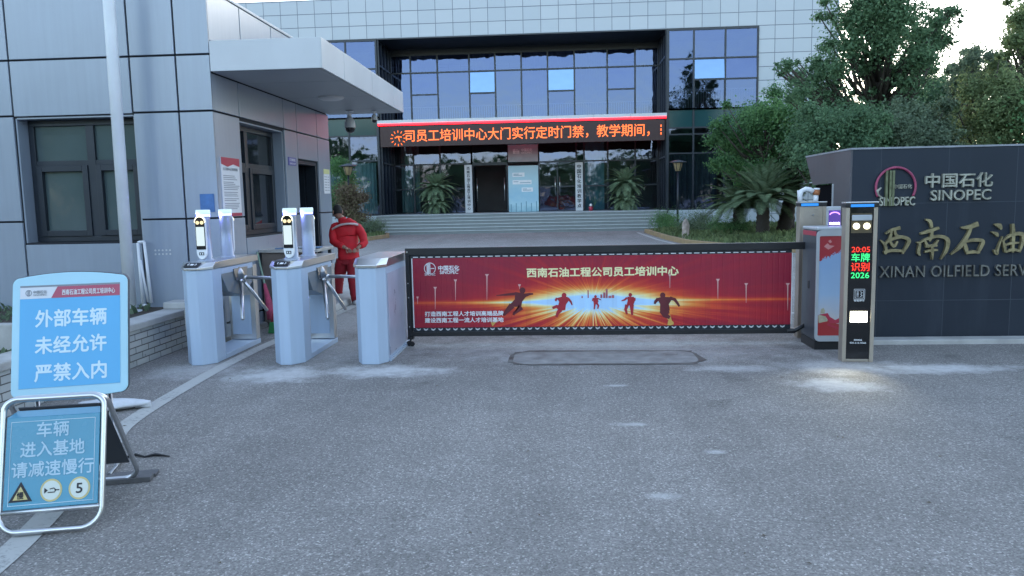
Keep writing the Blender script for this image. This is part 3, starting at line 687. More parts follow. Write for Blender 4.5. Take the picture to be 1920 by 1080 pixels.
# front steps and landing
fs_ = thing('front_steps', (-2.2,40,0), 'six wide grey stone steps up to the glass entrance', 'steps')
st = MB(); ns_ = MB()
for k in range(6):
    y1_ = 39.03+.33*k if k < 5 else 44.92
    st.box((-9.85,38.7+.33*k+.0,-.05),(5.45,38.7+.33*k+.329 if k < 5 else 44.92,.16*(k+1)-.036)); ns_.box((-9.87,38.665+.33*k,.16*(k+1)-.035),(5.47,y1_-.036,.16*(k+1)))
def stone_slabs():
    m, t, p = nodes('grey_stone_slabs'); P = pos(t); sp = N(t, 'ShaderNodeSeparateXYZ'); t.links.new(P, sp.inputs[0])
    r = math_(t, 'FLOOR', math_(t, 'DIVIDE', sp.outputs['Z'], .1601)); cb = N(t, 'ShaderNodeCombineXYZ'); t.links.new(sp.outputs['X'], cb.inputs[0]); t.links.new(r, cb.inputs[1])
    b = N(t, 'ShaderNodeTexBrick'); t.links.new(cb.outputs[0], b.inputs['Vector']); b.inputs['Scale'].default_value = 1; b.inputs['Brick Width'].default_value = 1.25; b.inputs['Row Height'].default_value = 1; b.inputs['Mortar Size'].default_value = .008
    b.inputs['Color1'].default_value = (.36,.41,.40,1); b.inputs['Color2'].default_value = (.27,.32,.32,1); b.inputs['Mortar'].default_value = (.14,.16,.16,1)
    t.links.new(mixc(t, math_(t, 'MULTIPLY', noise(t, P, 4, 6, .7), .5), b.outputs['Color'], (.26,.30,.30)), p.inputs['Base Color']); p.inputs['Roughness'].default_value = .6; return m
obj('risers', st, stone_slabs(), fs_); obj('treads', ns_, mat('pale_tread_stone', (.36,.40,.40), .5, 0, .12, 2), fs_, bevel=.008)
fp = thing('flower_pot', (2.05,44.1,.96), 'small red and white pot with a thin sprig on the entrance landing', 'pot')
a = PY(1108,398,43.9)
fp.location = (a.x,43.9,.96)
obj('pot', MB().lathe((a.x,43.9,.96), [(0,0),(.10,0),(.13,.22),(.12,.23),(0,.22)], 16), M['inkred'], fp)
obj('top', MB().ball((a.x,43.9,1.28), (.08,.08,.09), 12), M['white'], fp)
obj('sprig', MB().tube([(a.x+.12,43.9,1.1),(a.x+.25,43.9,1.5),(a.x+.2,43.9,1.75)],.014,6).tube([(a.x+.15,43.9,1.2),(a.x+.4,43.9,1.6)],.012,6).tube([(a.x+.2,43.9,1.3),(a.x+.05,43.9,1.7)],.012,6), mat('sprig_green', (.08,.16,.06), .6, 0, .2), fp)

# ================================================================ name wall on the right
def slate():
    m, t, p = nodes('dark_slate_slabs'); P = pos(t); sp = N(t, 'ShaderNodeSeparateXYZ'); t.links.new(P, sp.inputs[0])
    cb = N(t, 'ShaderNodeCombineXYZ'); t.links.new(math_(t, 'ADD', math_(t, 'ADD', sp.outputs['X'], sp.outputs['Y']), 10-2.31-.0), cb.inputs[0]); t.links.new(math_(t, 'ADD', sp.outputs['Z'], .61), cb.inputs[1])
    b = N(t, 'ShaderNodeTexBrick'); b.offset = 0; t.links.new(cb.outputs[0], b.inputs['Vector']); b.inputs['Scale'].default_value = 1; b.inputs['Brick Width'].default_value = .70; b.inputs['Row Height'].default_value = 1.05; b.inputs['Mortar Size'].default_value = .003
    b.inputs['Color1'].default_value = (.016,.0235,.036,1); b.inputs['Color2'].default_value = (.020,.029,.043,1); b.inputs['Mortar'].default_value = (.055,.067,.085,1)
    mp = N(t, 'ShaderNodeMapping'); mp.inputs['Scale'].default_value = (2.2,2.2,.30); t.links.new(P, mp.inputs['Vector']); s = noise(t, mp.outputs[0], 2.2, 5, .6); f = noise(t, P, 1.6, 5)
    st_ = ramp(t, s, [(.52, 0.0), (.85, 1.0)]); c = mixc(t, math_(t, 'MULTIPLY', st_, .4), b.outputs['Color'], (.065,.078,.10)); c = mixc(t, math_(t, 'MULTIPLY', f, .4), c, (.018,.026,.042))
    t.links.new(c, p.inputs['Base Color']); rr_ = math_(t, 'MULTIPLY_ADD', f, .3, .25); t.links.new(rr_, p.inputs['Roughness']); p.inputs['Specular IOR Level'].default_value = .28
    bp = N(t, 'ShaderNodeBump'); bp.inputs['Strength'].default_value = .5; bp.inputs['Distance'].default_value = .004; bp.invert = True; t.links.new(b.outputs['Fac'], bp.inputs['Height']); t.links.new(bp.outputs[0], p.inputs['Normal'])
    return m
M['slate_slab'] = slate()
M['slateside'] = mat('side_slate', (.07,.068,.078), .45, 0, .2, 3, streak=.5)
WX, WY = 3.09, 8.5
nw = thing('name_wall', (6,9,0), 'dark slate entrance wall with raised gold company lettering on the right of the gate', 'wall')
obj('wall', MB().box((WX+.02,WY,0),(11.5,WY+.45,2.07)).box((WX+.35,WY+.451,0),(11.5,WY+1.5,1.72)), M['slate_slab'], nw, bevel=.006)
sd_ = MB().prism([(WX,WY,0),(WX,WY,2.07),(WX,10.02,2.07),(WX,9.83,1.83),(WX,9.72,1.72),(WX,9.05,1.73),(WX,9.03,0)], (.02,0,0))
sd_.prism([(WX+.02,WY+.451,1.73),(WX+.02,WY+.451,2.068),(WX+.02,10.02,2.068),(WX+.02,9.83,1.83),(WX+.02,9.72,1.73)], (8.3,0,0))
obj('side_wall', sd_, M['slateside'], nw)
obj('doorway', MB().box((WX+.035,9.045,0),(WX+.34,9.715,1.715)), M['dark'], nw)  # solid black block painted as the shade inside the opening
obj('jamb', MB().box((WX-.004,8.99,0),(WX+.018,9.04,1.72)), M['silverframe'], nw)
obj('coping', MB().box((WX-.006,WY-.008,2.071),(11.5,10.02,2.09)), mat('pale_coping', (.25,.27,.30), .5, 0, .2, 6), nw)
Yw = WY-.002
def W(px, py, d=0): p = PY(px, py, Yw); return Vector((p.x, Yw-d, p.z))
def wtext(body, px0, pyb, px1, pyt, m, ext=.03, bold=.02, **k):
    a = W(px0, pyb); b = W(px1, pyb-(px1-px0)*.0); t = W(px0, pyt); c = W(px1, pyb)
    return obj('lettering', text(MB(), body, a, (1,0,0), (0,0,1), c.x-a.x, t.z-a.z, ext, bold, **k), m, nw)
wtext('中国石化', 1733, 352, 1858, 326, M['goldpale'], bold=.022)
wtext('SINOPEC', 1743, 376, 1855, 357, M['goldpale'], bold=.025)
wtext('XINAN OILFIELD SERV', 1647, 520, 1922, 499, mat('tarnished_grey_gold', (.16,.16,.145), .5, .5, .35, 14), bold=.012, spacing=1.06)
cc = W(1678, 351); rg = []; rad = .205
for k in range(41): a = R(-28+ (236)*k/40); rg.append(cc+Vector((rad*math.cos(a),-.018,rad*math.sin(a)*1.02)))
obj('emblem_ring', MB().tube(rg, .013, 8), mat('emblem_pink', (.30,.05,.11), .5, 0, .2, 12), nw)
rg = [cc+Vector((rad*math.cos(R(a)),-.018,rad*math.sin(R(a))*1.02)) for a in range(-62,-28,4)]
eb = MB().tube(rg, .013, 8)
for px in (1659,1666,1671.5): a = W(px,386); b = W(px,320); eb.box((a.x-.012,Yw-.035,a.z),(a.x+.012,Yw,b.z))
obj('emblem_bars', eb, mat('tarnished_green_gold', (.15,.17,.10), .5, .5, .4, 16), nw)
wtext('中国石化', 1675, 354, 1709, 346, M['goldpale'], .012, .02)
wtext('SINOPEC', 1647, 386, 1713, 370, M['goldpale'], .03, .03)
obj('emblem_swoosh', MB().tube([W(1651,352,.02),W(1643,358,.02),W(1645,366,.02),W(1655,372,.02)],[.008,.02,.014,.006],8), M['goldpale'], nw)
# four brush-written characters, stroke by stroke (crop units of the photograph: px = 1620+u/4.32, py = 290+v/4.32)
XI = [[(165,640,10),(215,610,16),(285,592,22)],[(215,615,10),(205,660,16),(185,700,10)],[(240,610,12),(250,650,20),(300,672,12)],[(122,690,6),(160,730,18),(170,790,16),(155,800,6)],[(150,735,10),(200,690,18),(290,665,20),(352,690,24),(335,740,20),(300,800,12)],[(150,790,14),(215,775,20),(300,778,16)],[(200,700,14),(230,740,20),(260,700,12)]]
NAN = [[(490,525,10),(525,540,22),(540,590,14)],[(445,640,10),(505,622,22),(598,592,16)],[(540,600,20),(535,660,18),(520,700,12)],[(415,710,6),(440,720,16),(430,790,20),(445,815,6)],[(430,720,10),(500,680,16),(600,660,20),(665,690,26),(655,770,22),(610,845,8)],[(480,690,10),(500,735,20),(520,750,8)],[(590,690,8),(560,730,18),(545,745,8)],[(485,745,10),(540,735,18),(580,735,12)],[(480,785,10),(535,772,18),(585,770,10)],[(535,740,14),(540,790,18),(540,848,6)]]
SHI = [[(775,590,8),(830,588,24),(915,560,30)],[(860,575,16),(830,650,22),(770,740,26),(692,808,6)],[(800,700,12),(815,760,24),(825,805,10)],[(810,705,10),(880,690,22),(950,700,22),(925,765,20),(905,800,8)],[(820,795,12),(870,785,22),(925,790,12)]]
YOU = [[(1045,565,8),(1085,575,30),(1100,605,8)],[(1020,625,6),(1060,640,22),(1070,665,8)],[(1040,770,8),(1062,800,18),(1075,750,12),(1110,660,4)],[(1110,690,8),(1125,740,20),(1130,790,8)],[(1115,695,10),(1180,650,18),(1260,640,26),(1275,680,22),(1245,790,10)],[(1190,560,16),(1195,640,22),(1190,790,12)],[(1130,730,10),(1185,715,16),(1240,712,10)],[(1130,785,12),(1190,768,20),(1250,780,12)]]
for ch in (XI, NAN, SHI, YOU):
    mb = MB()
    for si, s in enumerate(ch):
        pts = [W(1620+u/4.32, 290+v/4.32) for u, v, _ in s]; wd = [k/4.32*.00578*.62 for _, _, k in s]
        # smooth resample
        P2 = []; W2 = []
        for i in range(len(pts)-1):
            p0, p1, p2, p3 = pts[max(i-1,0)], pts[i], pts[i+1], pts[min(i+2,len(pts)-1)]
            for k in range(6):
                f = k/6; P2.append(.5*((2*p1)+(p2-p0)*f+(2*p0-5*p1+4*p2-p3)*f*f+(3*p1-p0-3*p2+p3)*f**3)); W2.append(wd[i]*(1-f)+wd[i+1]*f)
        P2.append(pts[-1]); W2.append(wd[-1]); L_ = []; R_ = []
        for i, p in enumerate(P2):
            t = (P2[min(i+1,len(P2)-1)]-P2[max(i-1,0)]).normalized(); nn = Vector((t.z,0,-t.x)); L_.append(p+nn*W2[i]); R_.append(p-nn*W2[i])
        e = .034+.0012*si; n_ = len(P2); vs = []
        for i in range(n_): vs += [L_[i]+Vector((0,-e,0)), R_[i]+Vector((0,-e,0)), L_[i], R_[i]]
        fs = []
        for i in range(n_-1):
            a = 4*i; fs += [(a,a+4,a+5,a+1),(a,a+2,a+6,a+4),(a+1,a+5,a+7,a+3)]
        fs += [(0,1,3,2),(4*n_-4,4*n_-2,4*n_-1,4*n_-3)]
        mb.add(vs, fs)
    obj('character', mb, M['gold'], nw)
# ================================================================ turnstiles
def pillar_poly(x0, x1, y0, y1, cx, cy, z):   # front corners chamfered
    return [(x0,y0+cy,z),(x0+cx,y0,z),(x1-cx,y0,z),(x1,y0+cy,z),(x1,y1,z),(x0,y1,z)]
def tripod_turnstile(x0, label):
    """tripod turnstile with two posts; x0 is its left side, nose at y 7.42"""
    X1 = x0+.31; y0, y1 = 7.42, 8.70
    t = thing('turnstile', (x0+.155,8.06,0), label, 'turnstile', 'tripod turnstiles with face terminals')
    cb = MB().prism(pillar_poly(x0,X1,y0,y0+.34,.10,.13,0), (0,0,.97)); obj('cabinet', cb, M['cabinet'], t, bevel=.006)
    rp = MB().box((x0,y1-.11,.06),(X1-.004,y1,.93)); obj('rear_frame', rp, M['steel'], t, bevel=.004)
    obj('rear_panel', MB().box((x0+.03,y1-.116,.12),(X1-.055,y1-.1101,.58)), M['cabinet'], t, bevel=.003)
    obj('base_plate', MB().box((x0,y0+.345,0),(X1,y1,.055)), M['cabinet'], t, bevel=.004)
    obj('bolt', MB().cyl((X1-.03,y0+.37,.055),(X1-.03,y0+.37,.075),.014,8), M['steeldark'], t)
    obj('side_rail', MB().box((x0+.006,y0+.345,.90),(X1-.004,y1-.111,.965)), M['cabinet'], t, bevel=.004)
    hs_ = MB().prism([(x0+.015,y0+.345,.90),(x0+.015,y1-.12,.90),(x0+.015,y1-.12,.74),(x0+.015,y1-.38,.60),(x0+.015,y0+.50,.70)][::-1], (.285,0,0))
    obj('mechanism_housing', hs_, mat('housing_grey', (.20,.24,.27), .3, .3, .1), t, bevel=.006)
    e = .012   # stainless lid with sloped nose
    lid = MB(); a0, a1 = x0-e, X1+e
    bot = [(a0,y0+.13,.972),(a0+.10,y0-e,.972),(a1-.10,y0-e,.972),(a1,y0+.13,.972),(a1,y1+e,.972),(a0,y1+e,.972)]
    mid = [(p[0],p[1],.992 if p[1] < y0+.05 else 1.0) for p in bot]
    top = [(a0,y0+.20,1.042),(a0+.06,y0+.115,1.042),(a1-.06,y0+.115,1.042),(a1,y0+.20,1.042),(a1,y1+e,1.042),(a0,y1+e,1.042)]
    vs = bot+mid+top; fs = [tuple(range(5,-1,-1)), tuple(range(12,18))]
    for L in (0,6):
        for k in range(6): fs.append((L+k,L+(k+1) % 6,L+6+(k+1) % 6,L+6+k))
    obj('lid', lid.add(vs, fs), M['steel'], t, bevel=.003)
    nx = Vector((0,-.05,.127)).normalized()   # reader on the slope
    c = Vector((x0+.145,y0+.055,1.020)); rx = Vector((1,0,0)); ry = Vector((0,.93,.37)).normalized(); nn = rx.cross(ry)
    rd = MB(); rd.prism([c-rx*.075-ry*.045, c+rx*.075-ry*.045, c+rx*.075+ry*.045, c-rx*.075+ry*.045], nn*.006)
    ro = obj('card_reader', rd, M['black'], t)
    ic_ = MB()
    for s in (-1,1):
        ic_.tube([c+nn*.008+rx*(.034*s)-ry*.02, c+nn*.008+rx*(.045*s), c+nn*.008+rx*(.034*s)+ry*.02],.0035,6)
    ic_.prism([c+nn*.0065-rx*.02-ry*.014, c+nn*.0065+rx*.014-ry*.018, c+nn*.0065+rx*.02+ry*.012, c+nn*.0065-rx*.014+ry*.018], nn*.002)
    obj('symbol', ic_, M['inkwhite'], ro)
    # tripod
    h = Vector((X1-.03,8.22,.86)); s = math.sqrt(.5)
    hb = MB().tube([h+Vector((-.07,0,.07)), h, h+Vector((.055,0,-.055))],[.075,.075,.055],20).prism([(X1-.02,8.05,.93),(X1-.02,8.42,.93),(X1-.02,8.36,.80),(X1-.02,8.10,.80)][::-1], (.028,0,0))
    obj('hub', hb, M['steeldark'], t)
    for d in ((1,0,-.02),(.25,.61,-.75),(.25,-.61,-.75)):
        d = Vector(d).normalized(); a = h+Vector((.04,0,-.04))+d*.05
        obj('arm', MB().tube([a-d*.03, a, a+d*.02],[.026,.028,.021],14).tube([a+d*.021, a+d*.50, a+d*.512],[.019,.019,.012],14), M['steel'], t)
    # posts
    def post(y, front):
        c = (x0+.135,y,0); s = -1 if front else 1
        p = obj('post', MB().lathe((c[0],c[1],1.042), [(.085,0),(.085,.012),(.068,.02),(.064,.30),(.066,.485)], 28), mat('blue_grey_post', (.28,.32,.40), .3, .3, .05) if 'blue_grey_post' not in bpy.data.materials else bpy.data.materials['blue_grey_post'], t)
        vl = bpy.data.lights.get('violet_led') or bpy.data.lights.new('violet_led', 'POINT'); vl.energy = .22; vl.color = (.25,.25,1); vl.shadow_soft_size = .01
        vo = bpy.data.objects.new('violet_led', vl); col.objects.link(vo); vo.parent = p; vo.location = Vector((c[0]-.055,y-.075,1.50))-t.location
        obj('light_cap', MB().lathe((c[0],c[1],1.042), [(.066,.4855),(.072,.49),(.072,.525),(.066,.532),(0,.532)], 28), M['ledring'], p)
        obj('glow_ring', MB().lathe((c[0],c[1],1.042), [(.0672,.462),(.0672,.484)], 28), M['ledviolet'], p)
        yf = y+s*.075; zc = 1.30
        hd = MB(); n_ = 22; out = []
        for k in range(n_+1): a = math.pi*k/n_; out.append((c[0]+.058*math.cos(a), zc+.155+.058*math.sin(a)))
        for k in range(n_+1): a = math.pi+math.pi*k/n_; out.append((c[0]+.055*math.cos(a)*(1 if True else 1), zc-.155+.085*math.sin(a)))
        fd = obj('face_terminal', hd.prism([(x,y+s*.055,z) for x, z in out], (0,s*.03,0)), M['white'], p, bevel=.006)
        gl = []
        for k in range(n_+1): a = math.pi*k/n_; gl.append((c[0]+.050*math.cos(a), zc+.150+.050*math.sin(a)))
        gl += [(c[0]-.050,zc-.135),(c[0]+.050,zc-.135)]
        obj('front_glass', MB().prism([(x,y+s*.0855,z) for x, z in gl], (0,s*.004,0)), M['glassblack'], fd)
        obj('screen', MB().box((c[0]-.043,y+s*.0905,zc-.098),(c[0]+.043,y+s*.092,zc+.098)), M['screen'], fd)
        arc = [(c[0]+.054*math.cos(R(a)),y+s*.088,zc+.150+.054*math.sin(R(a))) for a in range(-5,186,10)]
        obj('light_ring', MB().tube(arc,.0045,8), M['lampwhite'], fd)
        for q in (-.023,.023): obj('lamp', MB().cyl((c[0]+q,y+s*.090,zc+.142),(c[0]+q,y+s*.094,zc+.142),.0185,16), M['lampsoft'], fd)
        k_ = MB().box((c[0]-.026,y+s*.086,zc-.195),(c[0]+.026,y+s*.089,zc-.165)); kp = obj('keypad', k_, M['ink'], fd)
        obj('keys', MB().box((c[0]-.018,y+s*.0892,zc-.188),(c[0]-.006,y+s*.0902,zc-.172)).box((c[0]+.006,y+s*.0892,zc-.188),(c[0]+.018,y+s*.0902,zc-.172)), M['inkwhite'], kp)
    post(7.80, True); post(8.33, False)
    return t
ts1 = tripod_turnstile(-3.875, 'tripod turnstile nearest the brick planter wall, its arm pointing at the second one')
ts2 = copy_tree(ts1); ts2.location.x += .925
ts2['label'] = 'middle tripod turnstile, standing between the first turnstile and the closed end cabinet'
# plain end cabinet
ec = thing('turnstile_end_cabinet', (-1.93,8.05,0), 'closed pale end cabinet without posts between the turnstiles and the red gate', 'turnstile')
x0, X1, y0, y1 = -2.085, -1.775, 7.42, 8.62
obj('cabinet', MB().prism(pillar_poly(x0,X1,y0,y1,.07,.13,0), (0,0,.97)), M['cabinet'], ec, bevel=.006)
obj('side_panel', MB().box((X1+.001,y0+.18,.06),(X1+.006,y1-.05,.90)), mat('protective_film', (.40,.42,.52), .3, 0, .12, 4, bump=.4, bs=7), ec, bevel=.002)
e = .015; a0, a1 = x0-e, X1+e
bot = [(a0,y0+.13,.972),(a0+.07,y0-e,.972),(a1-.07,y0-e,.972),(a1,y0+.13,.972),(a1,y1+e,.972),(a0,y1+e,.972)]
mid = [(p[0],p[1],1.0) for p in bot]
top = [(a0,y0+.22,1.055),(a0+.05,y0+.14,1.055),(a1-.05,y0+.14,1.055),(a1,y0+.22,1.055),(a1,y1+e,1.055),(a0,y1+e,1.055)]
fs = [tuple(range(5,-1,-1)), tuple(range(12,18))]+[(L+k,L+(k+1) % 6,L+6+(k+1) % 6,L+6+k) for L in (0,6) for k in range(6)]
obj('lid', MB().add(bot+mid+top, fs), M['steel'], ec, bevel=.004)
obj('base_plate', MB().box((X1+.002,y0+.16,0),(X1+.02,y1,.03)), M['cabinet'], ec)

# ================================================================ advertising boom gate
BYg = 8.42
bg_ = thing('boom_gate', (2.8,8.3,0), 'wide red advertising boom with printed runners, hung from a dark cabinet on its right', 'barrier gate')
fr = MB()
fr.box((-1.745,BYg-.03,1.022),(2.60,BYg+.03,1.10)); fr.box((-1.745,BYg-.03,.105),(-1.700,BYg+.03,1.021)); fr.box((-1.699,BYg-.03,.108),(2.52,BYg+.03,.160)); fr.box((-1.699,BYg-.015,.161),(-1.682,BYg+.015,1.021))
obj('frame', fr, M['blackmetal'], bg_, bevel=.004)
obj('rivets', (lambda m: [m.cyl((-1.722,BYg-.030,z),(-1.722,BYg-.034,z),.007,8) for z in (.22,.55,.71,1.06)] and m)(MB()), M['steel'], bg_)
def banner():
    m, t, p = nodes('printed_gate_banner'); P = pos(t); sp = N(t, 'ShaderNodeSeparateXYZ'); t.links.new(P, sp.inputs[0])
    dx = math_(t, 'SUBTRACT', sp.outputs['X'], .33); dz = math_(t, 'SUBTRACT', sp.outputs['Z'], .485)
    ax = math_(t, 'ABSOLUTE', dx); az = math_(t, 'ABSOLUTE', dz)
    def gauss(a, b, k=1.0):
        q = math_(t, 'ADD', math_(t, 'POWER', math_(t, 'DIVIDE', ax, a), 2), math_(t, 'POWER', math_(t, 'DIVIDE', az, b), 2))
        return math_(t, 'MULTIPLY', math_(t, 'EXPONENT', math_(t, 'MULTIPLY', q, -1)), k)
    def expf(v, s, k): return math_(t, 'MULTIPLY', math_(t, 'EXPONENT', math_(t, 'MULTIPLY', v, -1/s)), k)
    core = gauss(.78, .13, .80); halo = gauss(1.0, .27, .34)
    streak = math_(t, 'MULTIPLY', expf(az, .024, .62), expf(ax, 3.4, 1))
    ang = math_(t, 'ARCTAN2', dz, dx); r = math_(t, 'SQRT', math_(t, 'ADD', math_(t, 'POWER', dx, 2), math_(t, 'POWER', math_(t, 'MULTIPLY', dz, 1.6), 2)))
    cb = N(t, 'ShaderNodeCombineXYZ'); t.links.new(math_(t, 'MULTIPLY', ang, 9), cb.inputs[0]); t.links.new(math_(t, 'MULTIPLY', r, .25), cb.inputs[1])
    ry = noise(t, cb.outputs[0], 1.6, 3, .6)
    rays = math_(t, 'MULTIPLY', math_(t, 'MULTIPLY', math_(t, 'SUBTRACT', ry, .47, clamp=True), 1.1), expf(r, 1.2, 1.0))
    floor_ = math_(t, 'MULTIPLY', math_(t, 'LESS_THAN', dz, 0), math_(t, 'MULTIPLY', math_(t, 'SUBTRACT', ry, .36, clamp=True), expf(ax, 1.5, 1.5)))
    I = math_(t, 'ADD', math_(t, 'ADD', core, halo), math_(t, 'ADD', streak, math_(t, 'ADD', rays, floor_)))
    I = math_(t, 'MULTIPLY_ADD', noise(t, P, 3, 4), .12, math_(t, 'SUBTRACT', I, .06))
    c = ramp(t, I, [(0, lin((140,20,50))), (.16, lin((170,26,42))), (.34, lin((208,72,40))), (.52, lin((232,140,60))), (.72, lin((238,214,140))), (.95, lin((214,236,226))), (1.0, lin((176,216,250)))])
    # the sheet is folded in narrow vertical slats
    sl_ = math_(t, 'SINE', math_(t, 'MULTIPLY', sp.outputs['X'], 2*math.pi/.0595)); g = math_(t, 'POWER', math_(t, 'MULTIPLY_ADD', sl_, .5, .5), 14)
    sf = N(t, 'ShaderNodeCombineXYZ'); t.links.new(math_(t, 'FLOOR', math_(t, 'DIVIDE', sp.outputs['X'], .0595)), sf.inputs[0])
    wn = N(t, 'ShaderNodeTexWhiteNoise'); t.links.new(sf.outputs[0], wn.inputs['Vector'])
    c = mixc(t, math_(t, 'MULTIPLY', wn.outputs['Value'], .14), c, lin((90,25,40)))
    t.links.new(c, p.inputs['Base Color']); p.inputs['Roughness'].default_value = .42
    b = N(t, 'ShaderNodeBump'); b.inputs['Strength'].default_value = .35; b.inputs['Distance'].default_value = .004; b.invert = True; t.links.new(g, b.inputs['Height']); t.links.new(b.outputs[0], p.inputs['Normal'])
    return m
bn = obj('banner', MB().box((-1.668,BYg-.010,.205),(2.470,BYg+.010,.985)), banner(), bg_)
obj('white_border', MB().box((-1.680,BYg-.009,.205),(-1.6685,BYg+.009,.985)), M['inkwhite'], bn); obj('white_border', MB().box((2.4705,BYg-.009,.205),(2.478,BYg+.009,.985)), M['inkwhite'], bn)
def clips(mb, m, x0):
    first = obj('clip', mb, m, bn); q = 1
    while x0+.0835*q < 2.42:
        o = first.copy(); col.objects.link(o); o.parent = bn; o.location.x += .0835*q; q += 1
clips(MB().box((-1.66,BYg-.014,.995),(-1.605,BYg+.004,1.003)), M['inkwhite'], -1.66)
obj('fixing_rail', MB().box((-1.68,BYg-.006,.986),(2.47,BYg+.006,1.0215)).box((-1.68,BYg-.006,.1605),(2.47,BYg+.006,.2045)), M['frame'], bn)
x = -1.65
clips(MB().prism([(x,BYg-.0075,.198),(x+.026,BYg-.0075,.186),(x+.052,BYg-.0075,.198),(x+.046,BYg-.0075,.180),(x+.026,BYg-.0075,.170),(x+.006,BYg-.0075,.180)], (0,-.006,0)), M['fascia'], x)
yb = BYg-.0112
def B_(px, py): p = PY(px, py, yb); return p
def btext(s, px0, pyb, px1, pyt, m, bold=.02):
    a = B_(px0, pyb); c = B_(px1, pyb); t = B_(px0, pyt); return obj('lettering', text(MB(), s, (a.x,yb,(a.z+c.z)/2), (1,0,0), (0,0,1), c.x-a.x, t.z-a.z, .001, bold), m, bn)
btext('西南石油工程公司员工培训中心', 988, 518, 1272, 501, mat('cream_print', (.80,.74,.42), .5, 0, .05), .035)
btext('中国石化', 822, 507, 861, 498, M['inkwhite'], .03); btext('SINOPEC', 825, 513.5, 859, 507.5, M['inkwhite'], .03)
btext('打造西南工程人才培训高端品牌', 797, 592.5, 944, 583.5, M['inkwhite'], .03); btext('建设西南工程一流人才培训基地', 797, 604.5, 944, 595.5, M['inkwhite'], .03)
a = B_(806, 503.5); eb = MB().tube([a+Vector((.062*math.cos(R(q)),-.001,.062*math.sin(R(q)))) for q in range(-50,236,8)],.004,6)
for q in (-.03,-.016,0): eb.box((a.x+q-.005,yb-.002,a.z-.06),(a.x+q+.005,yb,a.z+.055))
text(eb, 'SINOPEC', (a.x-.06,yb-.001,a.z-.078), (1,0,0), (0,0,1), .12, .026, .001, .03); eb.box((a.x+.008,yb-.002,a.z-.004),(a.x+.05,yb,a.z+.004))
obj('emblem', eb, M['inkwhite'], bn)
# printed street lamps, runners, skyline
ls = MB()
for (px,pt,pb,wd) in ((816,540,580,1.2),(854,526,563,1.1),(913,516,563,1.3),(974,535,542,1),(1256,516,540,1),(1346,525,560,1.2),(1399,533,568,1.2),(1477,533,582,1.3),(783,558,570,.7)):
    a = B_(px,pt); b = B_(px,pb); ls.prism([(a.x-.005*wd,yb,a.z),(a.x+.005*wd,yb,a.z),(b.x+.0015,yb,b.z),(b.x-.0015,yb,b.z)], (0,-.0006,0)); ls.prism([(a.x-.017*wd,yb-.0008,a.z+.012),(a.x+.017*wd,yb-.0008,a.z+.012),(a.x+.008,yb-.0008,a.z-.01),(a.x-.008,yb-.0008,a.z-.01)], (0,-.0006,0))
obj('printed_lamps', ls, mat('pale_pink_print', (.62,.36,.34), .5, 0, .1), bn)
def crop(u, v): return B_(880+u/4.3636, 490+v/4.3636)
def runner(polys, m, foot=None):
    mb = MB()
    for i, pl_ in enumerate(polys):
        pts = [crop(u, v) for u, v in pl_]; d = yb-.0009-.0007*i
        mb.prism([(q.x,d,q.z) for q in pts], (0,-.0005,0))
    return obj('printed_runner', mb, m, bn)
def circ(u, v, r, n=14): return [(u+r*math.cos(2*math.pi*k/n), v+r*1.08*math.sin(2*math.pi*k/n)) for k in range(n)]
def limb(pts, w):
    L_, R_ = [], []
    for i, (u, v) in enumerate(pts):
        a = pts[max(i-1,0)]; b = pts[min(i+1,len(pts)-1)]; l = math.hypot(b[0]-a[0], b[1]-a[1]); nx, ny = -(b[1]-a[1])/l, (b[0]-a[0])/l
        L_.append((u+nx*w[i], v+ny*w[i])); R_.append((u-nx*w[i], v-ny*w[i]))
    return L_+R_[::-1]
dk = mat('dark_maroon_print', (.11,.012,.02), .5, 0, .2, 10); rd_ = mat('red_figure_print', (.34,.015,.03), .5, 0, .2, 10); yl = mat('yellow_print', (.55,.33,.08), .5, 0, .1, 10)
runner([circ(435,238,24), [(375,250),(450,262),(470,280),(432,330),(425,372),(360,372),(335,350),(372,310)], limb([(380,265),(300,272),(220,280)],[12,9,3]), limb([(450,280),(490,268),(522,266)],[16,10,6]), limb([(350,360),(310,405),(280,440)],[26,18,10]), limb([(400,370),(425,382),(365,425),(362,440)],[24,18,12,8])], dk)
runner([[(175,500),(205,495),(225,470),(235,480),(205,515),(190,532)]], yl)
runner([circ(775,278,20), [(715,300),(760,288),(805,290),(815,318),(790,355),(785,398),(745,405),(722,380),(735,330)], limb([(805,300),(830,330),(842,358)],[10,8,4]), limb([(718,300),(706,318),(712,325)],[10,9,6]), limb([(740,380),(712,368),(680,382)],[22,12,10]), limb([(745,395),(722,425),(712,455)],[20,13,9])], rd_)
runner([circ(1032,288,11), [(1012,298),(1050,298),(1056,330),(1044,352),(1020,352),(1014,325)], limb([(1050,302),(1078,316)],[5,3]), limb([(1012,302),(1006,325)],[5,4]), limb([(1026,350),(1022,392)],[8,5]), limb([(1044,345),(1056,362),(1050,388)],[8,7,5])], rd_)
runner([circ(1317,274,15), [(1292,290),(1345,290),(1358,315),(1340,360),(1285,362),(1295,325)], limb([(1290,298),(1270,315),(1245,322)],[9,7,4]), limb([(1350,298),(1354,322)],[9,7]), limb([(1290,355),(1278,395),(1290,432)],[16,12,7]), limb([(1328,355),(1330,400),(1332,440)],[18,12,8])], rd_)
runner([circ(1582,278,22), [(1535,300),(1580,290),(1640,292),(1655,315),(1632,350),(1640,400),(1560,410),(1560,350)], limb([(1640,300),(1680,312),(1705,345),(1718,368)],[14,13,10,8]), limb([(1545,305),(1522,330),(1516,348)],[14,12,8]), limb([(1575,400),(1600,440),(1640,460)],[24,20,14]), limb([(1610,400),(1625,430)],[24,14])], dk)
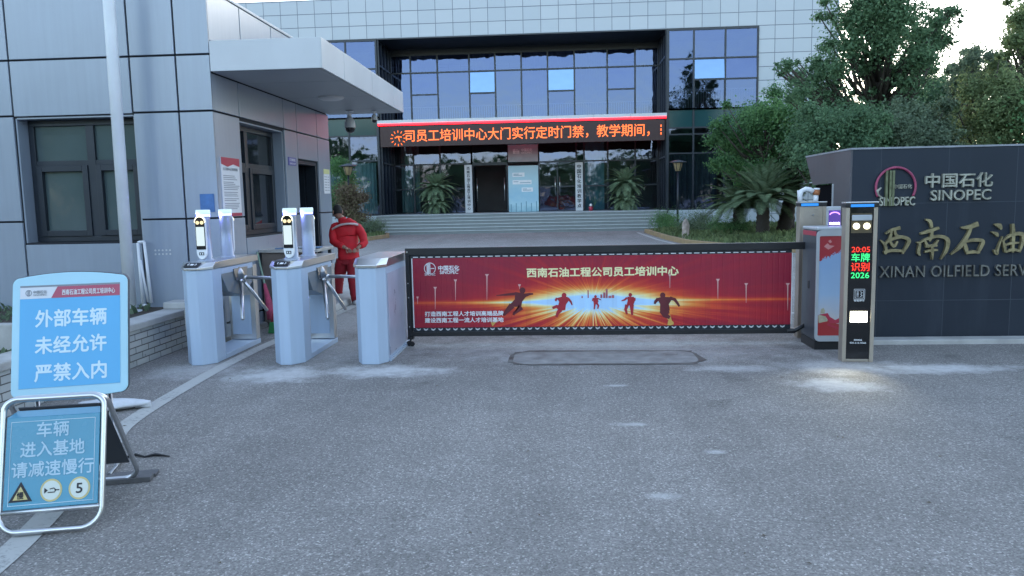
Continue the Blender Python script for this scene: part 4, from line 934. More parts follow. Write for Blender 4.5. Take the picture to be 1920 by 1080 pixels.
runner([limb([(1622,440),(1640,475),(1650,500)],[22,14,10]), [(1620,520),(1625,490),(1650,480),(1672,498),(1672,515),(1645,524)]], yl)
sk = MB()
for (u,v0,v1,w_) in ((972,235,300,5),(923,284,300,5),(1080,270,300,8),(1104,254,300,9),(1124,226,300,8),(1150,282,300,12),(1175,276,300,10)): a = crop(u-w_,v0); b = crop(u+w_,v1); sk.box((a.x,yb-.001,b.z),(b.x,yb-.0004,a.z))
obj('printed_skyline', sk, mat('rose_print', (.42,.12,.14), .5, 0, .2), bn)
# castor leg under the free end
obj('castor', MB().box((-1.75,BYg-.035,.075),(-1.68,BYg+.035,.104)).cyl((-1.735,BYg-.02,.03),(-1.735,BYg+.0,.03),.03,14).cyl((-1.695,BYg-.05,.028),(-1.695,BYg-.03,.028),.028,14).cyl((-1.715,BYg-.02,.03),(-1.715,BYg-.02,.075),.012,8), M['black'], bg_)
obj('strut', MB().tube([(2.43,BYg-.02,.135),(2.52,BYg-.02,.14),(2.66,BYg-.06,.235)],[.026,.024,.02],10), M['blackmetal'], bg_)
# barrier cabinet
cx0, cx1, cy0, cy1 = 2.60, 2.985, 8.02, 8.36
cbm = obj('cabinet', MB().box((cx0,cy0,.095),(cx1,cy1+.12,1.235)), M['slate'], bg_, bevel=.012)
obj('base', MB().box((cx0+.004,cy0+.004,0),(cx1-.004,cy1+.11,.094)), M['blackmetal'], cbm)
ff = MB(); o2 = [(x-.0+2.7925, z+.665) for x, z in [(a-0,b-0) for a,b in rr(0,0,.196,.575,.05)]]; i2 = [(x+2.7925,z+.665) for x, z in rr(0,0,.168,.515,.012)]
n_ = len(o2); vs = [(x,cy0-.022,z) for x, z in o2]+[(x,cy0-.022,z) for x, z in i2]+[(x,cy0-.0005,z) for x, z in o2]+[(x,cy0-.0005,z) for x, z in i2]
fs = []
for k in range(n_):
    l = (k+1) % n_; fs += [(k,k+n_,l+n_,l)[::-1],(k,l,l+2*n_,k+2*n_)[::-1],(k+n_,k+3*n_,l+3*n_,l+n_)[::-1]]
obj('front_frame', ff.add(vs, fs), M['silverframe'], cbm)
obj('top_cover', MB().box((cx0-.004,cy0-.02,1.236),(cx1+.004,cy1+.125,1.27)), M['silverframe'], cbm, bevel=.012)
obj('red_trim', MB().box((cx0-.003,cy0+.01,1.18),(cx0-.0005,cy1+.10,1.228)), M['inkred'], cbm)
obj('lock', MB().box((cx0-.006,cy0+.20,.62),(cx0-.0005,cy0+.25,.70)), M['black'], cbm)
def cab_poster():
    m, t, p = nodes('cabinet_print'); P = pos(t); sp = N(t, 'ShaderNodeSeparateXYZ'); t.links.new(P, sp.inputs[0])
    z = sp.outputs['Z']; x = math_(t, 'SUBTRACT', sp.outputs['X'], 2.63); n1 = noise(t, P, 60, 3, .7); n2 = noise(t, P, 6, 3)
    top = math_(t, 'SUBTRACT', z, math_(t, 'MULTIPLY_ADD', x, .45, .93)); top = math_(t, 'ADD', top, math_(t, 'MULTIPLY_ADD', n1, .16, -.08)); tf = math_(t, 'GREATER_THAN', top, 0)
    bot = math_(t, 'SUBTRACT', math_(t, 'MULTIPLY_ADD', x, -.45, .36), z); bot = math_(t, 'ADD', bot, math_(t, 'MULTIPLY_ADD', n2, .08, -.04)); bf = math_(t, 'GREATER_THAN', bot, 0)
    skyc = ramp(t, math_(t, 'ADD', z, math_(t, 'MULTIPLY', n2, .2)), [(.35, (.50,.46,.44)), (.7, (.30,.42,.58)), (1, (.24,.36,.55))])
    c = mixc(t, tf, skyc, (.33,.035,.045)); c = mixc(t, bf, c, mixc(t, n1, (.38,.04,.045), (.28,.03,.03)))
    t.links.new(c, p.inputs['Base Color']); p.inputs['Roughness'].default_value = .3; return m
po = obj('poster', MB().box((2.6245,cy0-.012,.150),(2.9605,cy0-.001,1.18)), cab_poster(), cbm)
q = MB(); y_ = cy0-.0125
def cp(px, py): p = PY(px, py, cy0-.013); return (p.x, y_, p.z)
def cpoly(pts, d): q.prism([(a, y_-d, c) for a, _, c in [cp(*p) for p in pts]], (0,-.0004,0))
obj('printed_birds', (lambda: (cpoly([(1545,462),(1552,456),(1556,460),(1565,461),(1557,466),(1553,468)],0), cpoly([(1553,452),(1557,449),(1560,454),(1556,456)],.001), q)[-1])(), mat('pale_red_print', (.5,.2,.2), .5, 0, 0), po)
q = MB(); cpoly([(1534,592),(1546,588),(1552,602),(1535,606)],0); cpoly([(1538,588),(1539,580),(1544,577),(1547,582),(1546,588)],.001); obj('printed_figure', q, mat('khaki_print', (.36,.34,.24), .5, 0, .15, 30), po)
q = MB(); cpoly([(1535,590),(1552,587),(1556,594),(1566,600),(1578,594),(1572,606),(1556,606),(1548,593)],.0015); cpoly([(1552,606),(1582,618),(1582,622),(1550,609)],.002); obj('printed_scarf', q, M['inkred'], po)
# small purple-lit display on the cabinet
pt = thing('status_display', (2.88,8.36,1.27), 'small terminal with a glowing purple ring standing on top of the dark gate cabinet', 'display')
dx0, dx1, dy = 2.812, 2.945, 8.33
obj('body', MB().box((dx0,dy,1.2705),(dx1,dy+.07,1.475)), M['silverframe'], pt, bevel=.008)
obj('screen', MB().box((dx0+.005,dy-.004,1.276),(dx1-.005,dy-.0005,1.435)), mat('violet_dark_screen', (.02,.01,.06), .2, 0, 0, emit=(.14,.08,.5), es=.35), pt)
obj('light_arc', MB().tube([((dx0+dx1)/2+.05*math.cos(R(a)),dy-.006,1.385+.028*math.sin(R(a))) for a in range(5,176,10)],.006,8), M['ledpurple'], pt)
obj('lettering', text(MB(), '欢迎光临', (dx0+.012,dy-.005,1.282), (1,0,0), (0,0,1), .11, .028, .0006, .03), mat('pale_violet_led', (.5,.4,.9), .3, 0, 0, emit=(.75,.65,1), es=2.2), pt)

# ================================================================ number-plate recognition posts
def plate_post(loc, rz, label, lit):
    t = thing('plate_reader_post', loc, label, 'post', rz=rz)
    H, hw, dp = 1.475, .143, .13
    obj('frame', MB().box((-hw,0,0),(-hw+.036,dp,H)).box((hw-.036,0,0),(hw,dp,H)).box((-hw+.0361,.012,0),(hw-.0361,dp-.004,.028)).box((-hw+.0361,.05,.0281),(hw-.0361,dp-.004,H-.002)), M['champagne'], t, True, .004)
    obj('front_glass', MB().box((-hw+.037,.008,.029),(hw-.037,.049,H-.001)), M['glassblack'], t, True)
    obj('cap', MB().box((-hw-.006,-.008,H),(hw+.006,dp+.006,H+.038)), M['blackmetal'], t, True, .006)
    obj('cap_rim', MB().box((-hw-.006,-.008,H+.0385),(hw+.006,dp+.006,H+.052)), M['steel'], t, True, .004)
    obj('blue_strip', MB().box((-hw+.04,-.010,H+.004),(hw-.04,-.0085,H+.030)), M['blueglow'], t, True)
    if not lit:
        obj('blue_strip', MB().box((-hw+.09,dp+.0065,H+.004),(hw-.01,dp+.0085,H+.034)), M['blueglow'], t, True)
        obj('lock', MB().cyl((.0,dp-.002,1.38),(.0,dp+.004,1.38),.010,10), M['steel'], t, True)
        return t
    z0 = 1.30
    cw = obj('camera_window', MB().box((-.092,.003,1.235),(.092,.0075,1.42)), mat('bronze_glass', (.10,.08,.05), .12, 0, 0), t, True)
    obj('camera_hood', MB().box((-.09,-.012,1.352),(.09,.0025,1.405)), M['silverframe'], t, True, .008)
    for s in (-.047,.047): obj('lamp', MB().cyl((s,.0025,z0),(s,-.006,z0),.030,20), M['lampwhite'], t, True)
    obj('flood_lamp', MB().box((-.076,-.002,.385),(.076,.0075,.490)), mat('flood_white', (.8,.8,.7), .3, 0, 0, emit=(1,.95,.68), es=8), t, True, .004)
    fl = bpy.data.lights.new('flood_light', 'SPOT'); fl.energy = 4.2; fl.color = (1,.96,.70); fl.spot_size = R(78); fl.spot_blend = 1; fl.shadow_soft_size = .05
    fo = bpy.data.objects.new('flood_light', fl); col.objects.link(fo); fo.parent = t; fo.location = (0,-.03,.435); fo.rotation_euler = Vector((.52,1,.40)).to_track_quat('Z','Y').to_euler()
    yy = .004
    for s, za, zb, m in (('20:05',1.055,1.105,'ledred'),('车牌',.965,1.045,'ledgreen'),('识别',.875,.955,'ledred'),('2026',.808,.862,'ledgreen')):
        obj('lettering', text(MB(), s, (-.082,yy,za), (1,0,0), (0,0,1), .164, zb-za, .002, .012), M[m], t, True)
    ib = MB()
    for r_ in (.048,.037):
        P4 = [(-r_,yy-.001,.655-r_),(r_,yy-.001,.655-r_),(r_,yy-.001,.655+r_),(-r_,yy-.001,.655+r_)]; ib.tube(P4,.0025,6,closed=True)
    for k in range(4): ib.box((-.026,yy-.002,.635+.013*k),(-.006,yy,.640+.013*k))
    ib.tube([(.008,yy-.001,.632),(.026,yy-.001,.640),(.012,yy-.001,.655),(.026,yy-.001,.672),(.008,yy-.001,.678)],.003,6)
    obj('symbol', ib, M['inkwhite'], t, True)
    obj('lettering', text(MB(), '智能停车', (-.048,yy,.585), (1,0,0), (0,0,1), .096, .018, .001, .02), M['inkwhite'], t, True)
    obj('lettering', text(MB(), '服务热线', (-.036,yy,.205), (1,0,0), (0,0,1), .072, .017, .001, .02), M['inkwhite'], t, True)
    obj('lettering', text(MB(), '400-616-0266', (-.075,yy,.178), (1,0,0), (0,0,1), .15, .017, .001, .01), M['inkwhite'], t, True)
    return t
plate_post((2.808,7.40,0), R(-4), 'tall black-fronted plate reader post with red and green 20:05 display and bright lamps', True)
plate_post((2.775,8.83,0), R(180), 'plain champagne back of a second post behind the gate cabinet, blue strip at its top', False)
hk = thing('cable_hose', (2.76,8.80,1.53), 'white bent hose with an orange-brown collar lying on top of the rear post', 'hose')
hp = [(2.66,8.80,1.53),(2.66,8.80,1.60),(2.675,8.80,1.645),(2.72,8.80,1.668),(2.77,8.80,1.66),(2.80,8.80,1.635)]
obj('hose', MB().tube(hp,.026,12).tube([(2.668,8.84,1.53),(2.66,8.84,1.655)],.022,10), M['polewhite'], hk)
obj('collar', MB().cyl((2.835,8.80,1.60),(2.84,8.80,1.655),.036,14), mat('orange_brown', (.35,.13,.05), .6, 0, .2, 20), hk)
obj('foot', MB().cyl((2.832,8.80,1.53),(2.835,8.80,1.599),.027,14).cyl((2.84,8.80,1.6555),(2.841,8.80,1.675),.034,14), M['polewhite'], hk)

# ================================================================ signs at the lower left
ps_ = thing('poster_stand', (-2.95,4.3,0), 'pale blue poster stand forbidding outside vehicles, standing behind the low steel sign', 'sign', rz=.3)
wI = .372; zb, zt = .475, 1.235
def arcboard(hw, z0, z1, bulge, r, n=10):
    pts = []
    def corner(cx, cz, a0):
        for k in range(7): a = R(a0+90*k/6); pts.append((cx+r*math.cos(a), cz+r*math.sin(a)))
    corner(-hw+r, z0+r, 180)
    for k in range(1,n): u = -1+2*k/n; pts.append((u*(hw-r), z0-bulge*.6*(1-u*u)))
    corner(hw-r, z0+r, 270); corner(hw-r, z1-r, 0)
    for k in range(1,n): u = 1-2*k/n; pts.append((u*(hw-r), z1+bulge*(1-u*u)))
    corner(-hw+r, z1-r, 90); return pts
fcol = mat('pale_blue_plastic', (.36,.60,.70), .3, 0, .05, 3)
obj('edge_trim', MB().prism([(x,0,z) for x, z in arcboard(wI+.004,zb-.004,zt+.004,.028,.05)], (0,.03,0)), M['slate'], ps_, True, .003)
obj('frame', MB().prism([(x,-.012,z) for x, z in arcboard(wI,zb,zt,.028,.048)], (0,.0119,0)), fcol, ps_, True, .004)
px0, px1, pz0, pz1 = -.322, .322, .535, 1.185
po2 = obj('poster', MB().box((px0,-.0155,pz0),(px1,-.0121,pz1-.085)), mat('sky_blue_print', (.085,.38,.66), .35, 0, .03, 2), ps_, True)
obj('header', MB().box((px0,-.0155,pz1-.0845),(px1,-.0121,pz1-.012)), M['paper'], po2, True)
obj('dark_edge', MB().box((px0,-.0157,pz1-.0115),(px1,-.0121,pz1)), M['inkgrey'], po2, True)
obj('red_band', MB().prism([(-.125,-.0158,pz1-.084),(px1,-.0158,pz1-.084),(px1,-.0158,pz1-.0118),(-.085,-.0158,pz1-.0118)], (0,-.0006,0)), mat('rose_red_print', (.40,.06,.11), .4, 0, .05), po2, True)
obj('lettering', text(MB(), '西南石油工程公司员工培训中心', (-.055,-.0168,pz1-.068), (1,0,0), (0,0,1), .345, .036, .0008, .03), M['inkwhite'], po2, True)
tx = text(MB(), '中国石化', (-.238,-.0168,pz1-.052), (1,0,0), (0,0,1), .085, .020, .0008, .015); text(tx, 'SINOPEC', (-.238,-.0168,pz1-.066), (1,0,0), (0,0,1), .085, .010, .0008, .01)
tx.tube([(-.268+.018*math.cos(R(a)),-.0165,pz1-.047+.018*math.sin(R(a))) for a in range(0,360,20)],.002,6,closed=True).box((-.275,-.0172,pz1-.068),(-.270,-.016,pz1-.032)).box((-.267,-.0172,pz1-.068),(-.262,-.016,pz1-.032))
obj('lettering', tx, M['inkgrey'], po2, True)
wl = mat('print_white', (.62,.76,.82), .45, 0, .03)
for s, z in (('外部车辆',.905),('未经允许',.735),('严禁入内',.562)):
    obj('lettering', text(MB(), s, (-.222,-.0158,z+.012), (1,0,0), (0,0,1), .455, .108, .0008, .028), wl, po2, True)
def reshape(o, fn):
    for ch in [x for x in bpy.data.objects if x.parent is o]:
        for v in ch.data.vertices: v.co = fn(v.co)
        ch.data.update(); reshape(ch, fn)
def lean_back(p): z = .499+(p.z-.475)*.916; return Vector((p.x*.855, p.y+(z-.499)*.288, z))   # the board leans back on its stand
reshape(ps_, lean_back)
for x in (-.2,.2): obj('stand_leg', MB().tube([(x,.05,.56),(x,.06,.018),(x,-.10,.016)],.013,10).tube([(x,.06,.02),(x,.26,.016)],.013,10), M['steeldark'], ps_, True)
# low stainless A-frame
yaw = math.atan2(.17,.40)
af = thing('floor_sign', (-2.556,3.481,0), 'low steel-tube A-frame sign with a blue panel asking vehicles to slow down', 'sign', rz=.25)
hw, Hh, dep = .262, .655, .20     # front frame leans back from y=0 to y=dep at the top
def fp_(u, s): return Vector((u, s*dep*.96, .022+s*(Hh-.022)))   # s along the slope
def frame_loop(front):
    pts = []
    f = (lambda u, s: Vector((u, s*dep, .022+s*(Hh-.03)))) if front else (lambda u, s: Vector((u*.98, dep+.02+(1-s)*.48, .022+s*(Hh-.03))))
    r = .10
    for (cx, cs, a0, rr_) in ((hw-r,.14,270,r),(hw-.075,1-.09,0,.075),(-hw+.075,1-.09,90,.075),(-hw+r,.14,180,r)):
        for k in range(7):
            a = R(a0+90*k/6); sc = .14 if rr_ == r else .09
            pts.append(f(cx+rr_*math.cos(a), cs+sc*math.sin(a)))
    return pts
for fr_ in (True, False): obj('tube_frame', MB().tube(frame_loop(fr_), .0155, 12, closed=True), M['steel'], af, True)
def S(u, s, off=0): n_ = Vector((0,-(Hh-.03),dep)).normalized(); return Vector((u, s*dep, .022+s*(Hh-.03)))+n_*off
s0, s1 = .17, .86
def sheet(u0, u1, a, b, off, th, mb=None): mb = mb or MB(); n_ = Vector((0,-(Hh-.03),dep)).normalized(); mb.prism([S(u0,a,off),S(u1,a,off),S(u1,b,off),S(u0,b,off)], n_*th); return mb
pb_ = mat('blue_sign_print', (.045,.25,.37), .28, 0, .08, 3, coat=.2)
pan = obj('panel', sheet(-hw+.02,hw-.02,s0,s1,-.004,.008), pb_, af, True, .003)
obj('panel_hem', MB().prism([S(-hw+.02,s1,.004),S(hw-.02,s1,.004),S(hw-.04,s1+.055,-.05),S(-hw+.05,s1+.055,-.05)], (0,.002,-.004)), mat('blue_sign_hem', (.10,.30,.44), .25, 0, .05), af, True)
obj('cross_bar', MB().tube([S(-hw+.01,s0-.02),S(hw-.01,s0-.02)],.012,10), M['steel'], af, True)
ol = MB(); q_ = [S(-hw+.045,s0+.03,.0045),S(hw-.045,s0+.03,.0045),S(hw-.045,s1-.035,.0045),S(-hw+.045,s1-.035,.0045)]; ol.tube(q_,.0022,6,closed=True)
obj('outline', ol, wl, pan, True)
upv = (S(0,1)-S(0,0)).normalized(); Ls = (S(0,1)-S(0,0)).length
lw = mat('pale_blue_lettering', (.42,.58,.68), .4, 0, .05)
for s, a, u0, wd in (('车辆',.70,-.085,.165),('进入基地',.555,-.165,.33),('请减速慢行',.405,-.205,.42)):
    obj('lettering', text(MB(), s, S(u0,a,.0045), (1,0,0), upv, wd, .075, .001, .018), lw, pan, True)
sy = mat('sign_yellow', (.55,.46,.20), .45, 0, .05); sw = mat('sign_cream', (.62,.66,.60), .45, 0, .05)
tri = MB(); c = .295
tri.prism([S(-.215,.225,.0045),S(-.095,.225,.0045),S(-.155,.375,.0045)], upv.cross(Vector((1,0,0)))*-.0012)
tw = obj('warning_triangle', tri, M['ink'], pan, True)
obj('triangle_field', MB().prism([S(-.193,.240,.0062),S(-.117,.240,.0062),S(-.155,.340,.0062)], upv.cross(Vector((1,0,0)))*-.001), sy, tw, True)
obj('lettering', text(MB(), '慢', S(-.172,.247,.0076), (1,0,0), upv, .034, .034, .001, .03), M['ink'], tw, True)
nrm = Vector((0,-(Hh-.03),dep)).normalized()
def disc(u, a, r, off, m, par, name):
    c = S(u, a, off); return obj(name, MB().prism([c+Vector((1,0,0))*r*math.cos(2*math.pi*k/28)+upv*r*math.sin(2*math.pi*k/28) for k in range(28)], nrm*.001), m, par, True)
for u, k in ((0.0,'horn'),(.145,'5')):
    d_ = disc(u,.295,.056,.0045,sy,pan,'round_symbol'); disc(u,.295,.047,.0058,sw,d_,'disc')
    if k == '5': obj('lettering', text(MB(), '5', S(u-.016,.295,.0072)-upv*.024, (1,0,0), upv, .032, .048, .001, .03), M['ink'], d_, True)
    else:
        hn = MB(); c = S(u,.295,.0072); hn.prism([c+Vector((-.034,0,0))-upv*.014, c+Vector((-.016,0,0)), c+Vector((-.034,0,0))+upv*.014], nrm*.001)
        hn.tube([c+Vector((-.016,0,0))-upv*.010, c+Vector((.018,0,0))-upv*.010, c+Vector((.026,0,0)), c+Vector((.014,0,0))+upv*.010, c+Vector((-.006,0,0))+upv*.006],.0028,6).tube([c+Vector((.018,0,0)), c+Vector((.042,0,0))],.003,6)
        obj('horn_symbol', hn, M['ink'], d_, True)
rp = MB(); rn = Vector((0,(Hh-.03),.48)).normalized()
Q = lambda u, s, o=0: Vector((u*.98, dep+.02+(1-s)*.48, .022+s*(Hh-.03)))+rn*o
rp.prism([Q(-hw+.03,.2),Q(-hw+.03,.9),Q(hw-.03,.9),Q(hw-.03,.2)], rn*.006); obj('rear_panel', rp, M['slate'], af, True)
def narrow(p): return Vector((p.x*.90, p.y, p.z))
reshape(af, narrow)
bk = thing('weight_board', (-2.36,4.22,0), 'grey board weighing down the rear foot of the steel A-frame sign', 'board', rz=R(15))
obj('board', MB().box((-.46,.0,.0),(-.08,.08,.03)).box((-.46,.081,.0),(-.07,.17,.02)), mat('dark_weathered_board', (.10,.10,.105), .8, 0, .3, 8, bump=.3), bk, True, .004)
gq = G(192,770); bag = thing('white_bag', (gq.x,gq.y,0), 'limp white sack lying on the asphalt behind the poster stand', 'bag', rz=.3); bag.scale = (.72,.72,.72)
def sack():
    mb = MB(); n = 26; m_ = 14; rnd = random.Random(8); vs = []
    for i in range(m_+1):
        t = math.pi*i/m_
        for k in range(n):
            a = 2*math.pi*k/n; d = 1+.10*math.sin(3*a+1)*math.sin(t)+.07*math.sin(7*a+2*t)+.05*math.sin(5*t+a)
            vs.append((.36*d*math.sin(t)*math.cos(a)*(1+.25*math.cos(a)), .17*d*math.sin(t)*math.sin(a), max(.004,.06+.062*math.cos(t)*d)))
    fs = [(i*n+k,(i+1)*n+k,(i+1)*n+(k+1) % n,i*n+(k+1) % n) for i in range(m_) for k in range(n)]
    return mb.add(vs, fs, 0, True)
obj('sack', sack(), mat('white_woven_sack', (.55,.57,.60), .7, 0, .1, 12, bump=.4, bs=40), bag, True)
obj('tied_neck', MB().tube([(.36,0,.05),(.44,-.01,.03),(.50,.0,.035)],[.05,.025,.045],10), mat('white_sack_neck', (.6,.62,.65), .7, 0, .1), bag, True)
sr = MB(); g_ = [G(*q) for q in ((236,859),(255,855),(272,858),(292,855),(318,857))]; pts_ = [(p.x,p.y,.006+.005*(i % 2)) for i, p in enumerate(g_)]
tag(obj('strap', MB().tube(pts_,[.006,.009,.006,.010,.004],8), M['black']), 'short black rag of strap on the asphalt beside the A-frame sign', 'strap')

# ================================================================ counter, broom, dustpan by the gatehouse
ct = thing('counter', (-3.65,10.0,0), 'brown-sided counter with a pale top standing outside the gatehouse window', 'counter')
bw_ = mat('dusty_brown_board', (.13,.105,.09), .6, 0, .25, 4, bump=.2)
obj('cabinet', MB().box((-3.97,9.86,.05),(-3.62,10.5,.985)), bw_, ct, bevel=.006)
obj('worktop', MB().box((-3.99,9.82,.986),(-3.20,10.55,1.025)), mat('pale_stone_top', (.36,.35,.33), .4, 0, .2, 8), ct, bevel=.006)
obj('leg', MB().box((-3.26,9.86,0),(-3.22,9.90,.985)), M['frame'], ct); obj('leg', MB().box((-3.26,10.46,0),(-3.22,10.50,.985)), M['frame'], ct)
obj('shade_block', MB().box((-3.615,9.9,.0),(-3.27,10.5,.75)), M['dark'], ct)  # black block standing in for the shade under the open half
pp_ = thing('papers', (-3.5,10.1,1.026), 'loose blue and white folders spread on the counter top', 'papers')
for i, (x, y, a, c) in enumerate(((-3.72,10.05,.3,(.08,.16,.30)),(-3.50,10.15,-.4,(.45,.50,.58)),(-3.33,10.02,.1,(.10,.20,.36)))):
    u = Vector((math.cos(a),math.sin(a),0)); v = Vector((-u.y,u.x,0)); o_ = Vector((x,y,1.027+.004*i)); obj('folder', MB().prism([o_-u*.12-v*.09,o_+u*.12-v*.09,o_+u*.12+v*.09,o_-u*.12+v*.09],(0,0,.012)), mat('folder_cover', c, .4, 0, .1), pp_)
br = thing('mop', (-3.95,9.75,.1), 'mop with a pale green handle and pink cloth leaning beside the counter', 'mop')
a, b = Vector((-3.99,9.78,1.0)), Vector((-3.80,9.62,.30))
obj('handle', MB().tube([a,b],.013,8), mat('pale_green_handle', (.22,.32,.24), .5, 0, .1), br)
obj('cloth', MB().tube([b+(a-b)*.42, b+(a-b)*.2, b, b+Vector((.03,-.02,-.16))],[.018,.034,.05,.062],12), mat('pink_cloth', (.42,.07,.13), .9, 0, .3, 20), br)
dp = thing('dustpan', (-3.62,9.35,0), 'green dustpan with a pink handle on the ground at the gatehouse wall', 'dustpan')
obj('pan', MB().prism([(-3.72,9.30,.0),(-3.52,9.30,.0),(-3.54,9.32,.14),(-3.70,9.32,.14)], (0,.16,0)), mat('green_plastic', (.03,.20,.06), .4, 0, .1), dp, bevel=.01)
obj('grip', MB().tube([(-3.68,9.38,.14),(-3.66,9.37,.24),(-3.60,9.37,.27),(-3.56,9.38,.20),(-3.55,9.38,.14)],.026,10), mat('pink_plastic', (.5,.06,.10), .4, 0, .1), dp)
# ================================================================ vegetation
def leafmat(name, c1, c2, c3, trans=.5):
    m, t, p = nodes(name); g = N(t, 'ShaderNodeNewGeometry'); f = noise(t, g.outputs['Position'], .55, 3)
    k = math_(t, 'ADD', math_(t, 'MULTIPLY', f, .75), math_(t, 'MULTIPLY', g.outputs['Random Per Island'], .45))
    c = ramp(t, k, [(.28, c1), (.58, c2), (.9, c3)])
    t.links.new(c, p.inputs['Base Color']); p.inputs['Roughness'].default_value = .65; p.inputs['Specular IOR Level'].default_value = .2
    tr = N(t, 'ShaderNodeBsdfTranslucent'); t.links.new(c, tr.inputs['Color']); mx = N(t, 'ShaderNodeMixShader'); mx.inputs[0].default_value = trans
    t.links.new(p.outputs[0], mx.inputs[1]); t.links.new(tr.outputs[0], mx.inputs[2]); t.links.new(mx.outputs[0], t.nodes['Material Output'].inputs['Surface'])
    return m
LM = {'green': leafmat('green_leaves', (0.061,0.135,0.061), (0.108,0.230,0.095), (0.189,0.351,0.135)),
      'blue': leafmat('dull_green_leaves', (0.065,0.128,0.070), (0.111,0.203,0.108), (0.182,0.297,0.155)),
      'olive': leafmat('olive_leaves', (0.101,0.142,0.068), (0.162,0.223,0.101), (0.257,0.324,0.149)),
      'grey': leafmat('grey_green_leaves', (0.088,0.132,0.089), (0.149,0.209,0.135), (0.223,0.297,0.189)),
      'rust': leafmat('dull_red_leaves', (0.104,0.082,0.065), (0.189,0.143,0.105), (0.250,0.250,0.131))}
BARK = mat('grey_brown_bark', (.055,.045,.036), .9, 0, .35, 6, bump=1, bs=18)
def leaves_mesh(name, clumps, n, size, rng, m, flat=.5):
    """n little pointed leaves scattered through ellipsoid clumps (x,y,z,rx,ry,rz,weight), denser near each clump's skin"""
    n = int(n*2.2); size = size*.68; c = np.array(clumps, float); wgt = c[:, 6]*(c[:, 3]*c[:, 4]*c[:, 5])**(2/3); wgt /= wgt.sum()
    idx = rng.choice(len(c), n, p=wgt); d = rng.normal(size=(n, 3)); d /= np.linalg.norm(d, axis=1)[:, None]
    r = rng.random(n)**.5*(1+.36*rng.normal(size=n)); P = c[idx, :3]+d*r[:, None]*c[idx, 3:6]
    nor = d*.7+rng.normal(size=(n, 3))*.6+np.array([0, 0, flat]); nor /= np.linalg.norm(nor, axis=1)[:, None]
    a = np.cross(nor, rng.normal(size=(n, 3))); a /= np.linalg.norm(a, axis=1)[:, None]; b = np.cross(nor, a)
    s = size*rng.uniform(.6, 1.35, n)[:, None]
    v = np.stack([P-a*s*.55, P+b*s*.32+nor*s*.05, P+a*s*.55, P-b*s*.32+nor*s*.05], 1).reshape(-1, 3)
    me = bpy.data.meshes.new(name); me.vertices.add(4*n); me.loops.add(4*n); me.polygons.add(n)
    me.vertices.foreach_set('co', v.ravel()); me.loops.foreach_set('vertex_index', np.arange(4*n)); me.polygons.foreach_set('loop_start', np.arange(0, 4*n, 4))
    me.materials.append(m); me.update(calc_edges=True); return me
def tree(name, x, y, z0, label, clumps, n, size, lm, trunk_r, trunk_h, seed, group=None, cat='tree', lean=(0,0)):
    rng = np.random.default_rng(seed); rnd = random.Random(seed)
    t = thing(name, (x,y,z0), label, cat, group)
    tb = MB(); top = Vector((lean[0],lean[1],trunk_h)); path = [Vector((0,0,-.1)), Vector((lean[0]*.2,lean[1]*.2,trunk_h*.3)), Vector((lean[0]*.6,lean[1]*.6,trunk_h*.65)), top]
    tb.tube(path, [trunk_r*1.25,trunk_r,trunk_r*.8,trunk_r*.35], 10)
    for cl in clumps:
        e = Vector(cl[:3]); k = min(.9, max(.25, (e.z-.6)/max(trunk_h,.1)*.75)); s = Vector((lean[0]*k,lean[1]*k,trunk_h*k)); m_ = s.lerp(e,.5)+Vector((rnd.uniform(-.15,.15),rnd.uniform(-.15,.15),-.12*(e-s).length))
        tb.tube([s,m_,e],[trunk_r*.42,trunk_r*.28,trunk_r*.08],6)
    obj('trunk', tb, BARK, t, True)
    me = leaves_mesh('crown', clumps, n, size, rng, lm); o = bpy.data.objects.new('crown', me); col.objects.link(o); o.parent = t
    return t
def clumped(rnd, n, cx, cy, cz, rx, ry, rz, cr, shape=None):
    out = []
    while len(out) < n:
        u = Vector((rnd.uniform(-1,1),rnd.uniform(-1,1),rnd.uniform(-1,1)))
        if not .12 < u.length < 1: continue
        k = shape(u.z) if shape else 1
        s = cr*rnd.uniform(.7,1.25)
        out.append((cx+u.x*rx*k, cy+u.y*ry*k, cz+u.z*rz, s*1.15, s*1.15, s*.8, rnd.uniform(.8,1.2)))
    return out
def at(px, py, Y, z0): p = PY(px, py, Y); return Vector((p.x, p.y, p.z-z0))
def photo_clumps(x, y, z0, spec, rnd):
    """limb-end clumps measured on the photograph: (px, py, radius px), spread in depth around the trunk"""
    out = []; k = y/FPX
    for (px, py, rp) in spec:
        for q in range(2):
            yy = y+rnd.uniform(-1.9,1.9); p = PY(px+rnd.uniform(-14,14), py+rnd.uniform(-12,12), yy); r = rp*k*rnd.uniform(.62,1.08)
            out.append((p.x-x, yy-y, p.z-z0, r, r, r*.85, 1))
        for q in range(5):      # small sprays that break the outline
            a = rnd.uniform(0,6.283); yy = y+rnd.uniform(-1.2,1.2); f = rnd.uniform(.75,1.25); p = PY(px+rp*f*math.cos(a), py+rp*f*math.sin(a), yy); r = rp*k*rnd.uniform(.18,.45)
            out.append((p.x-x, yy-y, p.z-z0, r, r, r*.8, 1.5))
    return out
rnd = random.Random(21)
